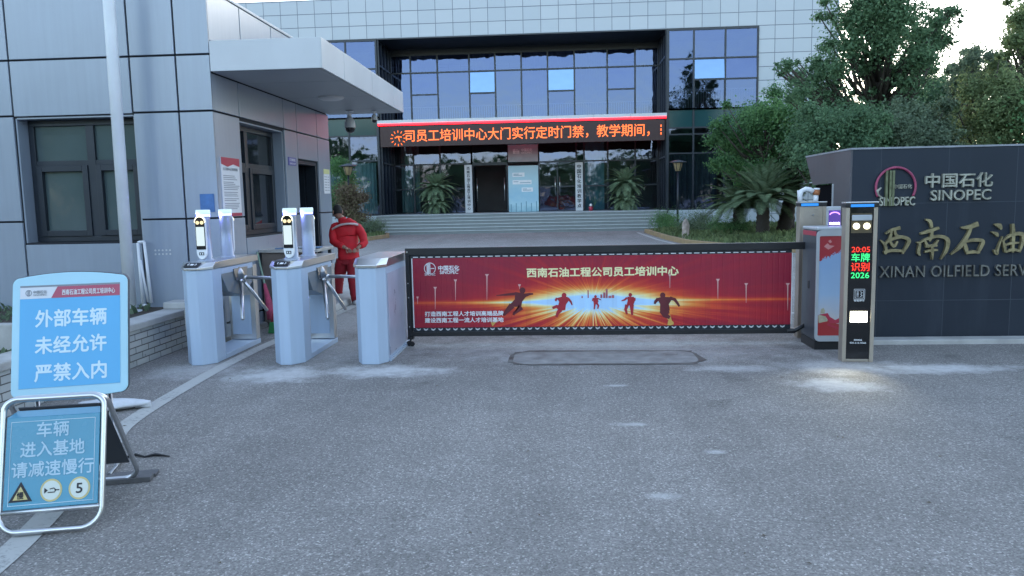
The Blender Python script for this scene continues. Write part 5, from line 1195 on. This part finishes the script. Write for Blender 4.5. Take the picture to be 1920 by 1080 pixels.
# the big tree right of the building
TY = 26.0; tp = PY(1645, 200, TY); bz = .12
spec = [(1590,30,44),(1640,10,50),(1700,20,48),(1740,60,34),(1770,40,24),(1600,95,42),(1660,80,46),(1710,105,40),(1565,125,36),(1640,140,34),(1690,165,34),(1735,120,22),(1545,150,28),(1510,135,20),(1480,130,18),(1500,170,26),(1560,190,38),(1610,210,38),(1680,215,36),(1650,-70,60),(1590,-50,50),(1710,-60,48),(1650,-150,55),(1790,32,14),(1750,95,16),(1465,128,10)]
tree('broadleaf_tree', tp.x, TY, bz, 'tallest broadleaf tree, rising past the top of the picture right of the office building', photo_clumps(tp.x,TY,bz,spec,rnd), 30000, .135, LM['blue'], .17, 6.4, 1)
def ptree(name, px, Y, label, spec, n, size, lm, tr, th, seed, group='trees behind the name wall'):
    p = PY(px, 300, Y); return tree(name, p.x, Y, .12, label, photo_clumps(p.x, Y, .12, spec, random.Random(seed)), n, size, LM[lm], tr, th, seed, group)
ptree('round_tree', 1430, 31, 'round dense green tree hiding the right end of the glass facade', [(1400,225,46),(1450,215,44),(1375,265,38),(1420,270,46),(1470,255,44),(1385,310,36),(1440,315,42),(1490,290,42),(1480,225,34),(1510,240,30)], 20000, .15, 'green', .14, 3.2, 2)
ptree('round_tree', 1580, 22, 'bushy mid green tree directly above the left corner of the name wall', [(1540,250,44),(1590,240,44),(1560,295,46),(1620,275,44),(1510,285,34),(1640,245,34)], 15000, .125, 'blue', .12, 2.6, 3)
ptree('round_tree', 1700, 24, 'dark green tree above the gold company lettering, under the tallest tree', [(1680,240,46),(1730,225,44),(1700,275,44),(1750,265,40),(1650,280,36)], 15000, .13, 'grey', .13, 2.8, 4)
ptree('round_tree', 1745, 38, 'bluish green tree with a pointed top in the middle distance', [(1745,165,26),(1730,190,32),(1770,195,34),(1750,225,40),(1790,235,36)], 11000, .2, 'blue', .15, 5, 5)
ptree('slender_tree', 1815, 34, 'thin dark tree with two pointed tops against the white sky', [(1808,118,20),(1805,150,26),(1838,110,20),(1840,145,26),(1820,185,32),(1870,118,22),(1880,150,26)], 9000, .17, 'grey', .12, 6.5, 6)
ptree('round_tree', 1850, 25, 'olive green bushy tree at the right edge above the name wall', [(1830,170,34),(1880,150,36),(1860,200,42),(1910,190,42),(1820,225,42),(1890,240,46),(1940,220,50),(1850,265,42),(1930,275,46)], 19000, .135, 'olive', .13, 3.5, 7)
ptree('tall_tree', 1950, 30, 'tall olive tree whose drooping crown enters at the top right corner', [(1910,60,30),(1925,25,36),(1905,90,22),(1950,80,48),(1960,20,50),(1940,125,34),(2000,60,60)], 11000, .16, 'olive', .18, 7, 8)
ptree('round_tree', 2020, 22, 'dark tree just outside the right edge behind the name wall', [(1990,230,60),(2050,200,70),(2010,270,60)], 8000, .14, 'green', .14, 3.5, 12)
# trees across the street that the glass facade mirrors
for i, (x, y, h, r_) in enumerate(((-24,-22,9,3.2),(-15,-26,8,3),(-7,-24,7,2.6),(1,-30,8,3.2),(9,-23,10,3.0),(17,-19,15,3.4),(25,-27,9,3.4),(33,-24,11,3.6),(-33,-24,10,3.6),(-42,-20,10,3.6),(-52,-24,11,4),(-28,-34,11,4.2),(-18,-36,10,4),(-9,-37,10,4),(0,-38,11,4),(9,-37,10,4.2),(18,-36,11,4),(28,-36,12,4.2),(40,-30,12,4),(-38,-34,12,4.5))):
    r2 = random.Random(60+i)
    tree('street_tree', x, y, 0, 'broadleaf street tree across the road behind the viewpoint', clumped(r2, 18, 0,0,h*.54, r_,r_,h*.43, r_*.44), 2200, .6, LM['green'], .18, h*.7, 60+i, 'trees across the road')
# shrubs and low plants
def shrub(px, py, Y, w, h, label, lm, n, size, seed, name='shrub', group=None):
    p = PY(px, py, Y); r2 = random.Random(seed)
    return tree(name, p.x, Y, .12, label, clumped(r2, 10, 0,0,h*.5, w*.36,w*.36,h*.34, w*.26), n, size, LM[lm], .03, h*.6, seed, group, 'shrub')
shrub(661, 360, 36.5, 1.5, 2.9, 'dull reddish shrub between the gatehouse corner and the left garden lamp', 'rust', 6500, .13, 31)
shrub(632, 300, 38.5, 1.8, 4.6, 'green slim tree peeping out beside the gatehouse corner', 'green', 4500, .14, 32)
shrub(697, 425, 36.3, 1.7, .75, 'low round grey green bush at the left end of the front steps', 'grey', 2600, .08, 33)
shrub(1255, 425, 37.2, 2.0, .75, 'low green bush at the right end of the front steps', 'green', 2600, .08, 34)
shrub(1320, 432, 33.5, 2.2, .8, 'low pale green bush in the bed behind the small upright rock', 'grey', 2800, .075, 35)
shrub(1365, 436, 31.5, 1.9, .6, 'low grass-green bush left of the sago palm trunks', 'green', 2400, .07, 36)
# sago palms
CY = leafmat('cycad_fronds', (.085,.130,.078), (.14,.21,.12), (.22,.29,.17), .12)
CYR = mat('frond_rib', (.10,.13,.055), .5, 0, .2)
CYT = mat('cycad_trunk', (.032,.026,.022), .95, 0, .4, 14, bump=1, bs=30)
def cycad_meshes(seed, R_, nf, lo=-20, hi=78):
    rng = random.Random(seed); leaf = MB(); rib = MB()
    for i in range(nf):
        az = i*2.39996+rng.uniform(-.2,.2); el0 = R(hi-(hi-lo)*(i/nf)**.8+rng.uniform(-6,6)); L = R_*rng.uniform(.85,1.1)
        pts = []; p = Vector((0,0,0)); el = el0; ns = 12
        for k in range(ns+1):
            pts.append(p.copy()); p = p+Vector((math.cos(az)*math.cos(el), math.sin(az)*math.cos(el), math.sin(el)))*(L/ns); el -= R(3.0+3.2*k/ns)
        rib.tube(pts, [.011*(1-.8*k/ns)*R_ for k in range(ns+1)], 4)
        side = Vector((-math.sin(az), math.cos(az), 0))
        for k in range(1, ns*3):
            f = k/(ns*3); j = min(int(f*ns), ns-1); q = pts[j].lerp(pts[j+1], f*ns-j); t_ = (pts[j+1]-pts[j]).normalized(); up_ = side.cross(t_)*-1
            ll = R_*.20*math.sin(math.pi*(.12+.86*f))**.7
            for s in (-1,1):
                d = (side*s*.8+t_*.55+up_*.22).normalized(); wv = t_*(R_*.0095); leaf.add([q-wv, q+wv, q+d*ll*.6+wv*.8-Vector((0,0,ll*.03)), q+d*ll-Vector((0,0,ll*.14)), q+d*ll*.6-wv*.8-Vector((0,0,ll*.03))], [(0,1,2,3,4)])
    return leaf, rib
def cycad(x, y, z0, R_, th, tr, label, seed, group, nf=44, lean=(0,0), pot=None, lo=-20, hi=78):
    t = thing('sago_palm', (x,y,z0), label, 'palm', group)
    tb = MB(); prof = []; n_ = 14; path = []; rs = []
    for k in range(n_+1): f = k/n_; path.append(Vector((lean[0]*f,lean[1]*f,th*f))); rs.append(tr*(1.05-.15*f)*(1.08 if k % 2 else .94))
    z1 = 0
    if pot:
        obj('pot', MB().lathe((0,0,0), [(0,0),(pot*.75,0),(pot,pot*1.2),(pot*1.06,pot*1.25),(pot*.9,pot*1.25),(pot*.9,pot*1.1),(0,pot*1.1)], 20), M['slate'], t, True); z1 = pot*1.1
        path = [p+Vector((0,0,z1)) for p in path]
    obj('trunk', tb.tube(path, rs, 12), CYT, t, True)
    lf, rb = cycad_meshes(seed, R_, nf, lo, hi); c = path[-1]
    for q in (lf, rb): q.v = [(a+c.x,b+c.y,d+c.z) for a, b, d in q.v]
    f = obj('fronds', lf, CY, t, True); obj('frond_ribs', rb, CYR, f, True)
    return t
gp = 'sago palms in the planted bed'
p = G(1430,441,.12); cycad(p.x,p.y,.12,1.8,1.35,.24,'largest sago palm, in the middle of the bed, with fronds standing up', 41, gp, 64, lo=-4, hi=86)
p = G(1384,438,.12); cycad(p.x,p.y,.12,1.6,1.15,.22,'left sago palm of the bed, with drooping fronds', 42, gp, 50, lo=-6, hi=66)
p = G(1468,436,.12); cycad(p.x,p.y,.12,1.6,1.75,.27,'right sago palm of the bed, with a leaning black trunk', 43, gp, 54, lean=(.35,0), lo=-2, hi=80)
p = G(1505,434,.12); cycad(p.x,p.y+2,.12,1.7,2.2,.25,'rearmost sago palm, half hidden behind the gate cabinet', 44, gp, 38, lo=5)
g2 = 'potted sago palms at the entrance'
for (px, lb, sd_) in ((818,'potted two-tier sago palm on the landing left of the entrance',45),(1172,'potted two-tier sago palm on the landing right of the entrance',46)):
    q = PY(px,398,43.2); t = cycad(q.x,43.2,.96,1.3,1.15,.13,lb,sd_,g2,60,pot=.32,lo=-30,hi=75)
    lf, rb = cycad_meshes(sd_+9, 1.1, 50, -35, 50)
    for m_ in (lf, rb): m_.v = [(a,b,d+.62) for a, b, d in m_.v]
    f = obj('fronds', lf, CY, t, True); obj('frond_ribs', rb, CYR, f, True)
# upright stone, garden lamps
q = G(1283,446,.12); rk = MB(); rnd = random.Random(2); n_ = 9; vs = []
for i in range(7):
    f = i/6
    for k in range(n_): a = 2*math.pi*k/n_; r_ = (.20-.10*f+.05*math.sin(3*f+k))*rnd.uniform(.8,1.15)*(1 if i < 6 else .35); vs.append((q.x+r_*math.cos(a)*.8+.06*f, q.y+r_*math.sin(a)*.6, .1+.72*f))
rk.add(vs, [(i*n_+k,i*n_+(k+1) % n_,(i+1)*n_+(k+1) % n_,(i+1)*n_+k) for i in range(6) for k in range(n_)]+[tuple(range(6*n_,7*n_))])
tag(obj('rock', rk, mat('pinkish_stone', (.30,.25,.22), .85, 0, .35, 5, bump=.8, bs=14), bevel=.01), 'small upright pinkish rock at the edge of the right planting bed', 'rock')
def garden_lamp(px, py_top, Y, label):
    q = PY(px, py_top, Y); t = thing('garden_lamp', (q.x,Y,.12), label, 'lamp', 'garden lamps in the beds'); h = q.z-.12
    obj('post', MB().tube([(0,0,0),(0,0,h-.55)],[.06,.045],12).lathe((0,0,0),[(.14,0),(.14,.06),(.08,.12),(.06,.3)],14), M['mull'], t, True)
    lm_ = obj('lantern', MB().lathe((0,0,h-.55), [(.10,0),(.14,.03),(.24,.40)], 6), mat('lantern_glass', (.32,.25,.14), .35, 0, .1), t, True)
    fr_ = MB()
    for k in range(6): a = math.pi/3*k; fr_.tube([(.14*math.cos(a),.14*math.sin(a),h-.52),(.245*math.cos(a),.245*math.sin(a),h-.15)],.014,5)
    obj('lantern_frame', fr_, M['mull'], lm_, True)
    obj('lamp_roof', MB().lathe((0,0,h-.15), [(.26,0),(.46,.03),(.46,.05),(.10,.15),(0,.16)], 6), M['slate'], t, True)
garden_lamp(1271,300,39.5,'garden lamp with a flat roof in the right bed before the dark glass')
garden_lamp(652,307,37.0,'garden lamp with a flat roof left of the steps, beside the reddish shrub')
# ground cover in the beds (nobody could count it)
def tufts(name, areas, n, seed, lm, hmax):
    rng = np.random.default_rng(seed); vs = []; k = 0
    P = []
    while len(P) < n:
        poly = areas[rng.integers(len(areas))]; x = rng.uniform(poly[0], poly[1]); y = rng.uniform(poly[2], poly[3])
        if poly[4](x, y): P.append((x, y))
    P = np.array(P); az = rng.uniform(0, 2*np.pi, n); h = hmax*rng.uniform(.35, 1, n)*(.6+.4*np.sin(P[:, 0]*1.7)*np.cos(P[:, 1]*1.3)); wv = rng.uniform(.012, .03, n)
    dx, dy = np.cos(az), np.sin(az); ln = rng.uniform(.2, .9, n)*h
    b0 = np.stack([P[:, 0]-dy*wv, P[:, 1]+dx*wv, np.full(n, .12)], 1); b1 = np.stack([P[:, 0]+dy*wv, P[:, 1]-dx*wv, np.full(n, .12)], 1)
    m1 = np.stack([P[:, 0]+dx*ln*.4+dy*wv, P[:, 1]+dy*ln*.4-dx*wv, .12+h*.7], 1); m0 = np.stack([P[:, 0]+dx*ln*.4-dy*wv, P[:, 1]+dy*ln*.4+dx*wv, .12+h*.7], 1)
    tp_ = np.stack([P[:, 0]+dx*ln, P[:, 1]+dy*ln, .12+h], 1)
    v = np.stack([b0, b1, m1, tp_, m0], 1).reshape(-1, 3); me = bpy.data.meshes.new(name); me.vertices.add(5*n); me.loops.add(5*n); me.polygons.add(n)
    me.vertices.foreach_set('co', v.ravel()); me.loops.foreach_set('vertex_index', np.arange(5*n)); me.polygons.foreach_set('loop_start', np.arange(0, 5*n, 5)); me.materials.append(LM[lm]); me.update(calc_edges=True)
    o = bpy.data.objects.new(name, me); col.objects.link(o); return o
inside = lambda x, y: x > np.interp(y, [18,20.5,21.9,23.8,26.5,30,36.4,37.6,42], [40,9,6.6,5.2,4.3,4.05,3.95,5.5,5.6])+.15
a_ = tag(tufts('grass', [(4,22,20,41.8,inside)], 26000, 5, 'olive', .30), 'short tufted grass covering the right planting bed', 'grass', kind='stuff')
b_ = tag(tufts('grass', [(-20,-8.3,31,41.5,lambda x, y: x < np.interp(y, [28,30,31.2,33,35.6,37.4,38.6,42], [-30,-11,-9.2,-8.5,-8.2,-8.6,-10.2,-10.2])-.15)], 9000, 6, 'olive', .3), 'short tufted grass in the left bed beside the front steps', 'grass', kind='stuff')
wd_ = tag(tufts('weeds', [(-7.5,-4.75,7.6,8.7,lambda x, y: True),(-6.5,-4.8,5,7.2,lambda x, y: True)], 900, 7, 'grey', .16), 'thin scattered weeds growing in the brick planter', 'weeds', kind='stuff')
wv = wd_.data; zz = np.empty(len(wv.vertices)*3); wv.vertices.foreach_get('co', zz); zz = zz.reshape(-1, 3)
zz[:, 2] += np.where(zz[:, 1] > 7.45, .31, .06); wv.vertices.foreach_set('co', zz.ravel()); wv.update()
# fallen leaves and grit on the asphalt
rnd = random.Random(9); db = MB()
for k in range(46):
    x, y = rnd.uniform(-3.3,4), rnd.uniform(2.6,8); s = rnd.uniform(.006,.018); a = rnd.uniform(0,6.28); u = Vector((math.cos(a),math.sin(a),0))*s; v = Vector((-math.sin(a),math.cos(a),0))*s*.6; c = Vector((x,y,.004))
    db.add([c-u,c-v+Vector((0,0,.004)),c+u,c+v+Vector((0,0,.003))],[(0,1,2,3)])
tag(obj('litter', db, mat('dry_leaf', (.10,.075,.05), .9, 0, .4, 30)), 'tiny bits of dry leaf and grit scattered on the asphalt', 'litter', kind='stuff')

# ================================================================ the man in red
PYD = 12.25
pr_ = thing('person', (-3.66,PYD,0), 'man in red work suit walking away, hands clasped behind his back', 'person')
base = Vector((-3.66,PYD,0))
def J(px, py, dy=0): return PY(px, py, PYD+dy)-base
def skin_obj(name, chains, m, parent, sub=2, smooth=True):
    """each chain: (list of (point, radius[, radius2])), first chain vertex of each is a root unless it joins by index"""
    vs = []; rs = []; ed = []; roots = []
    for ch in chains:
        prev = None
        for it in ch:
            if isinstance(it, int): prev = it; continue
            vs.append(it[0]); rs.append(it[1] if isinstance(it[1], tuple) else (it[1], it[1])); i = len(vs)-1
            if prev is None: roots.append(i)
            else: ed.append((prev, i))
            prev = i
    me = bpy.data.meshes.new(name); me.from_pydata(vs, ed, []); me.materials.append(m); o = bpy.data.objects.new(name, me); col.objects.link(o); o.parent = parent
    s = o.modifiers.new('skin', 'SKIN'); s.use_smooth_shade = smooth; s.branch_smoothing = .4
    for i, r_ in enumerate(rs):
        sv = me.skin_vertices[0].data[i]; sv.radius = r_; sv.use_root = i in roots
    if sub: b = o.modifiers.new('subdivision', 'SUBSURF'); b.levels = sub; b.render_levels = sub
    return o
skin_m = mat('skin', (.36,.20,.15), .55, 0, .08, 20); red1 = mat('red_jacket', (.55,.012,.022), .75, 0, .12, 10, bump=.6, bs=16); red2 = mat('darker_red_trousers', (.27,.008,.017), .8, 0, .15, 10, bump=.6, bs=14)
# joints (as seen from behind, leaning forward = away from the viewer)
pelv = J(654,486); waist = J(653,468,.03); chest = J(650,437,.12); upch = J(648,424,.15); neck = J(642,413,.17); skull = J(636,404,.20); headc = J(633,397,.21)
shL, shR = J(628,424,.13), J(671,425,.12); elL, elR = J(625,452,.0), J(683,455,-.02); wrL, wrR = J(648,465,-.17), J(673,463,-.17)
hipL, hipR = J(643,490), J(663,489,.0); knL, knR = J(635,520,.03), J(662,522,-.12); anL, anR = J(633,543,.02), J(668,563,-.32)
hd, hv = MB(), []
body = skin_obj('body', [
    [(pelv,(.09,.07)),(waist,(.085,.065)),(chest,(.06,.05)),(upch,(.06,.05)),(neck,.056),(skull,(.066,.075))],
    [3,(shL,.05),(elL,.042),(wrL,.031)], [3,(shR,.05),(elR,.042),(wrR,.031)],
    [0,(hipL,.09),(knL,.062),(anL,.040)], [0,(hipR,.09),(knR,.062),(anR,.040)]], skin_m, pr_)
# head, hands, ears, nose as part of the same continuous figure
def headmesh():
    mb = MB(); f = Vector((-.55,.80,-.22)).normalized(); up_ = (Vector((-.12,.20,1))); up_ = (up_-f*up_.dot(f)).normalized(); sd2 = f.cross(up_)
    n, m_ = 24, 16; vs = []
    for i in range(m_+1):
        t_ = math.pi*i/m_; 
        for k in range(n):
            a = 2*math.pi*k/n; x = math.sin(t_)*math.cos(a); y = math.sin(t_)*math.sin(a); z = math.cos(t_)
            wz = 1-.22*max(0,-z)**1.3
            v = sd2*(.074*x*wz)+f*(.094*y*wz+(.012 if z < -.2 and y > .3 else 0))+up_*(.118*z)
            if abs(x) < .22 and y > .5 and -.35 < z < .1: v += f*(.022*(1-abs(x)/.22)*(1-abs(z+.12)/.24))
            if abs(x) > .16 and abs(x) < .5 and y > .5 and 0.0 < z < .2: v -= f*.008
            vs.append(headc+v)
    fs = [(i*n+k,(i+1)*n+k,(i+1)*n+(k+1) % n,i*n+(k+1) % n) for i in range(m_) for k in range(n)]
    mb.add(vs, fs, 0, True)
    return mb, f, up_, sd2
hm, hf, hu, hsd = headmesh()
ears = MB()
for s in (-1,1): hm.ball(headc+hsd*s*.076-hf*.012-hu*.008, (.014,.022,.030), 10)
obj('head', hm, skin_m, pr_, True)
ey = MB(); 
for s in (-1,1): obj('eye', MB().ball(headc+hf*.080+hsd*s*.030+hu*.012, .011, 8), M['inkwhite'], pr_, True)
obj('mouth', MB().ball(headc+hf*.088-hu*.055, (.016,.012,.005), 8), mat('lip', (.28,.10,.09), .5, 0, 0), pr_, True)
hr = MB(); n, m_ = 24, 9; vs = []
for i in range(m_+1):
    t_ = 1.98*i/m_
    for k in range(n):
        a = 2*math.pi*k/n; x = math.sin(t_)*math.cos(a); y = math.sin(t_)*math.sin(a); z = math.cos(t_)
        lift = .0 if y < .25 else (y-.25)*.9
        tt = max(.02, t_-lift*(i/m_)); x = math.sin(tt)*math.cos(a); y = math.sin(tt)*math.sin(a); z = math.cos(tt)
        vs.append(headc+(hsd*(.0765*x*(1-.22*max(0,-z)**1.3))+hf*(.0975*y)+hu*(.1215*z)))
hr.add(vs, [(i*n+k,(i+1)*n+k,(i+1)*n+(k+1) % n,i*n+(k+1) % n) for i in range(m_) for k in range(n)], 0, True)
obj('hair', hr, mat('cropped_black_hair', (.026,.023,.022), .95, 0, .5, 60, bump=.5, bs=300), pr_, True)
# clasped hands
def hand(w, tip, curl, s):
    d = (tip-w).normalized(); sidev = d.cross(Vector((0,-1,0))).normalized(); pal = w+d*.055; ch = [[(w-d*.02,.028),(w+d*.02,.030),(pal,(.038,.020))]]
    for k, (o_, L) in enumerate(((-.028,.062),(-.010,.074),(.009,.070),(.027,.055))):
        a = pal+sidev*o_*.8; b = a+d*L*.55+Vector((0,-.012,-.004)); c = b+(d*.5+curl).normalized()*L*.5; ch.append([(a,.0105),(b,.0095),(c,.0075)])
    a = w+d*.025+sidev*.026*s; ch.append([(a,.012),(a+d*.03+sidev*.022*s+Vector((0,-.012,0)),.0105),(a+d*.058+sidev*.020*s+Vector((0,-.02,0)),.008)])
    return skin_obj('hand', ch, skin_m, pr_, 1)
hand(wrL, J(662,473,-.20), Vector((.5,-.2,-.5)), 1); hand(wrR, J(660,474,-.24), Vector((-.6,.1,-.3)), -1)
# clothes follow the body
def loft(mb, rings, n=28, seed=0, fold=.03):
    """rings: (centre, half width, half depth); cloth folds ripple along the surface"""
    b = []; N_ = len(rings); rr2 = random.Random(seed); ph = [rr2.uniform(0,6.28) for _ in range(6)]
    for i, (c, rx, ry) in enumerate(rings):
        t = (rings[min(i+1,N_-1)][0]-rings[max(i-1,0)][0]).normalized(); sx = Vector((1,0,0)); sx = (sx-t*sx.dot(t)).normalized(); sy_ = t.cross(sx)
        for k in range(n):
            a = 2*math.pi*k/n; ca, sa = math.cos(a), math.sin(a); q = .82
            u = math.copysign(abs(ca)**q, ca); v = math.copysign(abs(sa)**q, sa)
            f = 1+fold*(math.sin(5*a+1.7*i+ph[0])*.5+math.sin(9*a-2.3*i+ph[1])*.5+math.sin(3*a+3.9*i+ph[2])*.6)
            b.append(c+sx*(u*rx*f*.93)+sy_*(v*ry*f*.93))
    mb.add(b, [(i*n+k,i*n+(k+1) % n,(i+1)*n+(k+1) % n,(i+1)*n+k) for i in range(N_-1) for k in range(n)]+[tuple(range(n-1,-1,-1)), tuple(range((N_-1)*n, N_*n))], 0, True); return mb
def spread(keys, m_):
    out = []
    for (a, rx, ry), (b2, sx, sy_) in zip(keys[:-1], keys[1:]):
        for k in range(m_): f = k/m_; out.append((a.lerp(b2,f), rx+(sx-rx)*f, ry+(sy_-ry)*f))
    return out+[keys[-1]]
jk = MB(); V = Vector
loft(jk, spread([(pelv+V((0,0,.0)),.180,.143),(pelv+V((0,0,.05)),.184,.145),(waist+V((0,0,.02)),.178,.136),(chest+V((0,0,-.08)),.196,.140),(chest+V((0,0,.05)),.216,.136),(upch+V((0,0,.0)),.210,.118),(upch.lerp(neck,.35)+V((0,0,.01)),.155,.10),(upch.lerp(neck,.78)+V((0,0,-.005)),.088,.085),(neck+V((-.006,.01,.028)),.068,.075)],4), 32, 3, .022)
for sh, el, wr, sd3 in ((shL,elL,wrL,5),(shR,elR,wrR,6)):
    ins = sh.lerp(upch,.35); m2_ = sh.lerp(el,.5)+(V((-.02,0,0)) if sh is shL else V((.02,0,0)))
    keys = [(ins,.080,.085),(sh+V((0,0,-.02)),.082,.09),(m2_,.074,.08),(el,.068,.07),(el.lerp(wr,.3)+V((0,-.01,-.012)),.064,.074),(el.lerp(wr,.82),.050,.056)]
    pts = []; rd2 = []
    for q in spread(keys,4): pts.append(q[0]); rd2.append(.92*q[1]*(1+.05*math.sin(len(pts)*2.1+sd3)))
    jk.tube(pts, rd2, 18)
obj('jacket', jk, red1, pr_, True)
tr_ = MB()
loft(tr_, spread([(waist+V((0,0,-.01)),.155,.125),(pelv,.172,.136),(pelv+V((0,0,-.085)),.176,.138)],3), 28, 7, .018)
for hp_, kn, an, sd3 in ((hipL,knL,anL,8),(hipR,knR,anR,9)):
    keys = [(hp_+V((0,0,.02)),.115,.130),(hp_.lerp(kn,.45),.112,.120),(kn,.092,.098),(kn.lerp(an,.5),.088,.092),(an+V((0,0,-.06 if an is anL else 0)),.080,.084)]
    loft(tr_, spread(keys,5), 22, sd3, .045)
obj('trousers', tr_, red2, pr_, True)
# pale reflective strip across the shoulders
sp_ = [J(622.5,430,.02),J(630,425,-.015),J(640,421,-.03),J(652,419.5,-.03),J(663,419.5,-.015),J(672,422,.02)]
rs_ = MB(); vs = []
for p_ in sp_: vs += [p_+Vector((0,-.012,.016)), p_+Vector((0,-.012,-.016)), p_+Vector((0,.03,.016)), p_+Vector((0,.03,-.016))]
for i in range(len(sp_)-1): a = 4*i; rs_.f += [[a,a+4,a+5,a+1],[a,a+2,a+6,a+4],[a+1,a+5,a+7,a+3]]; rs_.m += [0,0,0]; rs_.sm += [True]*3
rs_.v = [tuple(v) for v in vs]; obj('reflective_strip', rs_, mat('reflective_silver', (.62,.50,.50), .4, .1, 0), pr_, True)
for an, fdir in ((anL,Vector((-.75,.55,0))),(anR,Vector((-.5,.8,0)))):
    z0 = .10-0 if an is anL else .0; f = fdir.normalized(); a = Vector((an.x,an.y,z0))
    skin_obj('shoe', [[(a-f*.055+Vector((0,0,.045)),.044),(a+f*.03+Vector((0,0,.043)),.048),(a+f*.12+Vector((0,0,.036)),.042),(a+f*.185+Vector((0,0,.03)),.030)]], mat('pale_grey_shoe', (.62,.62,.64), .6, 0, .1), pr_, 2)
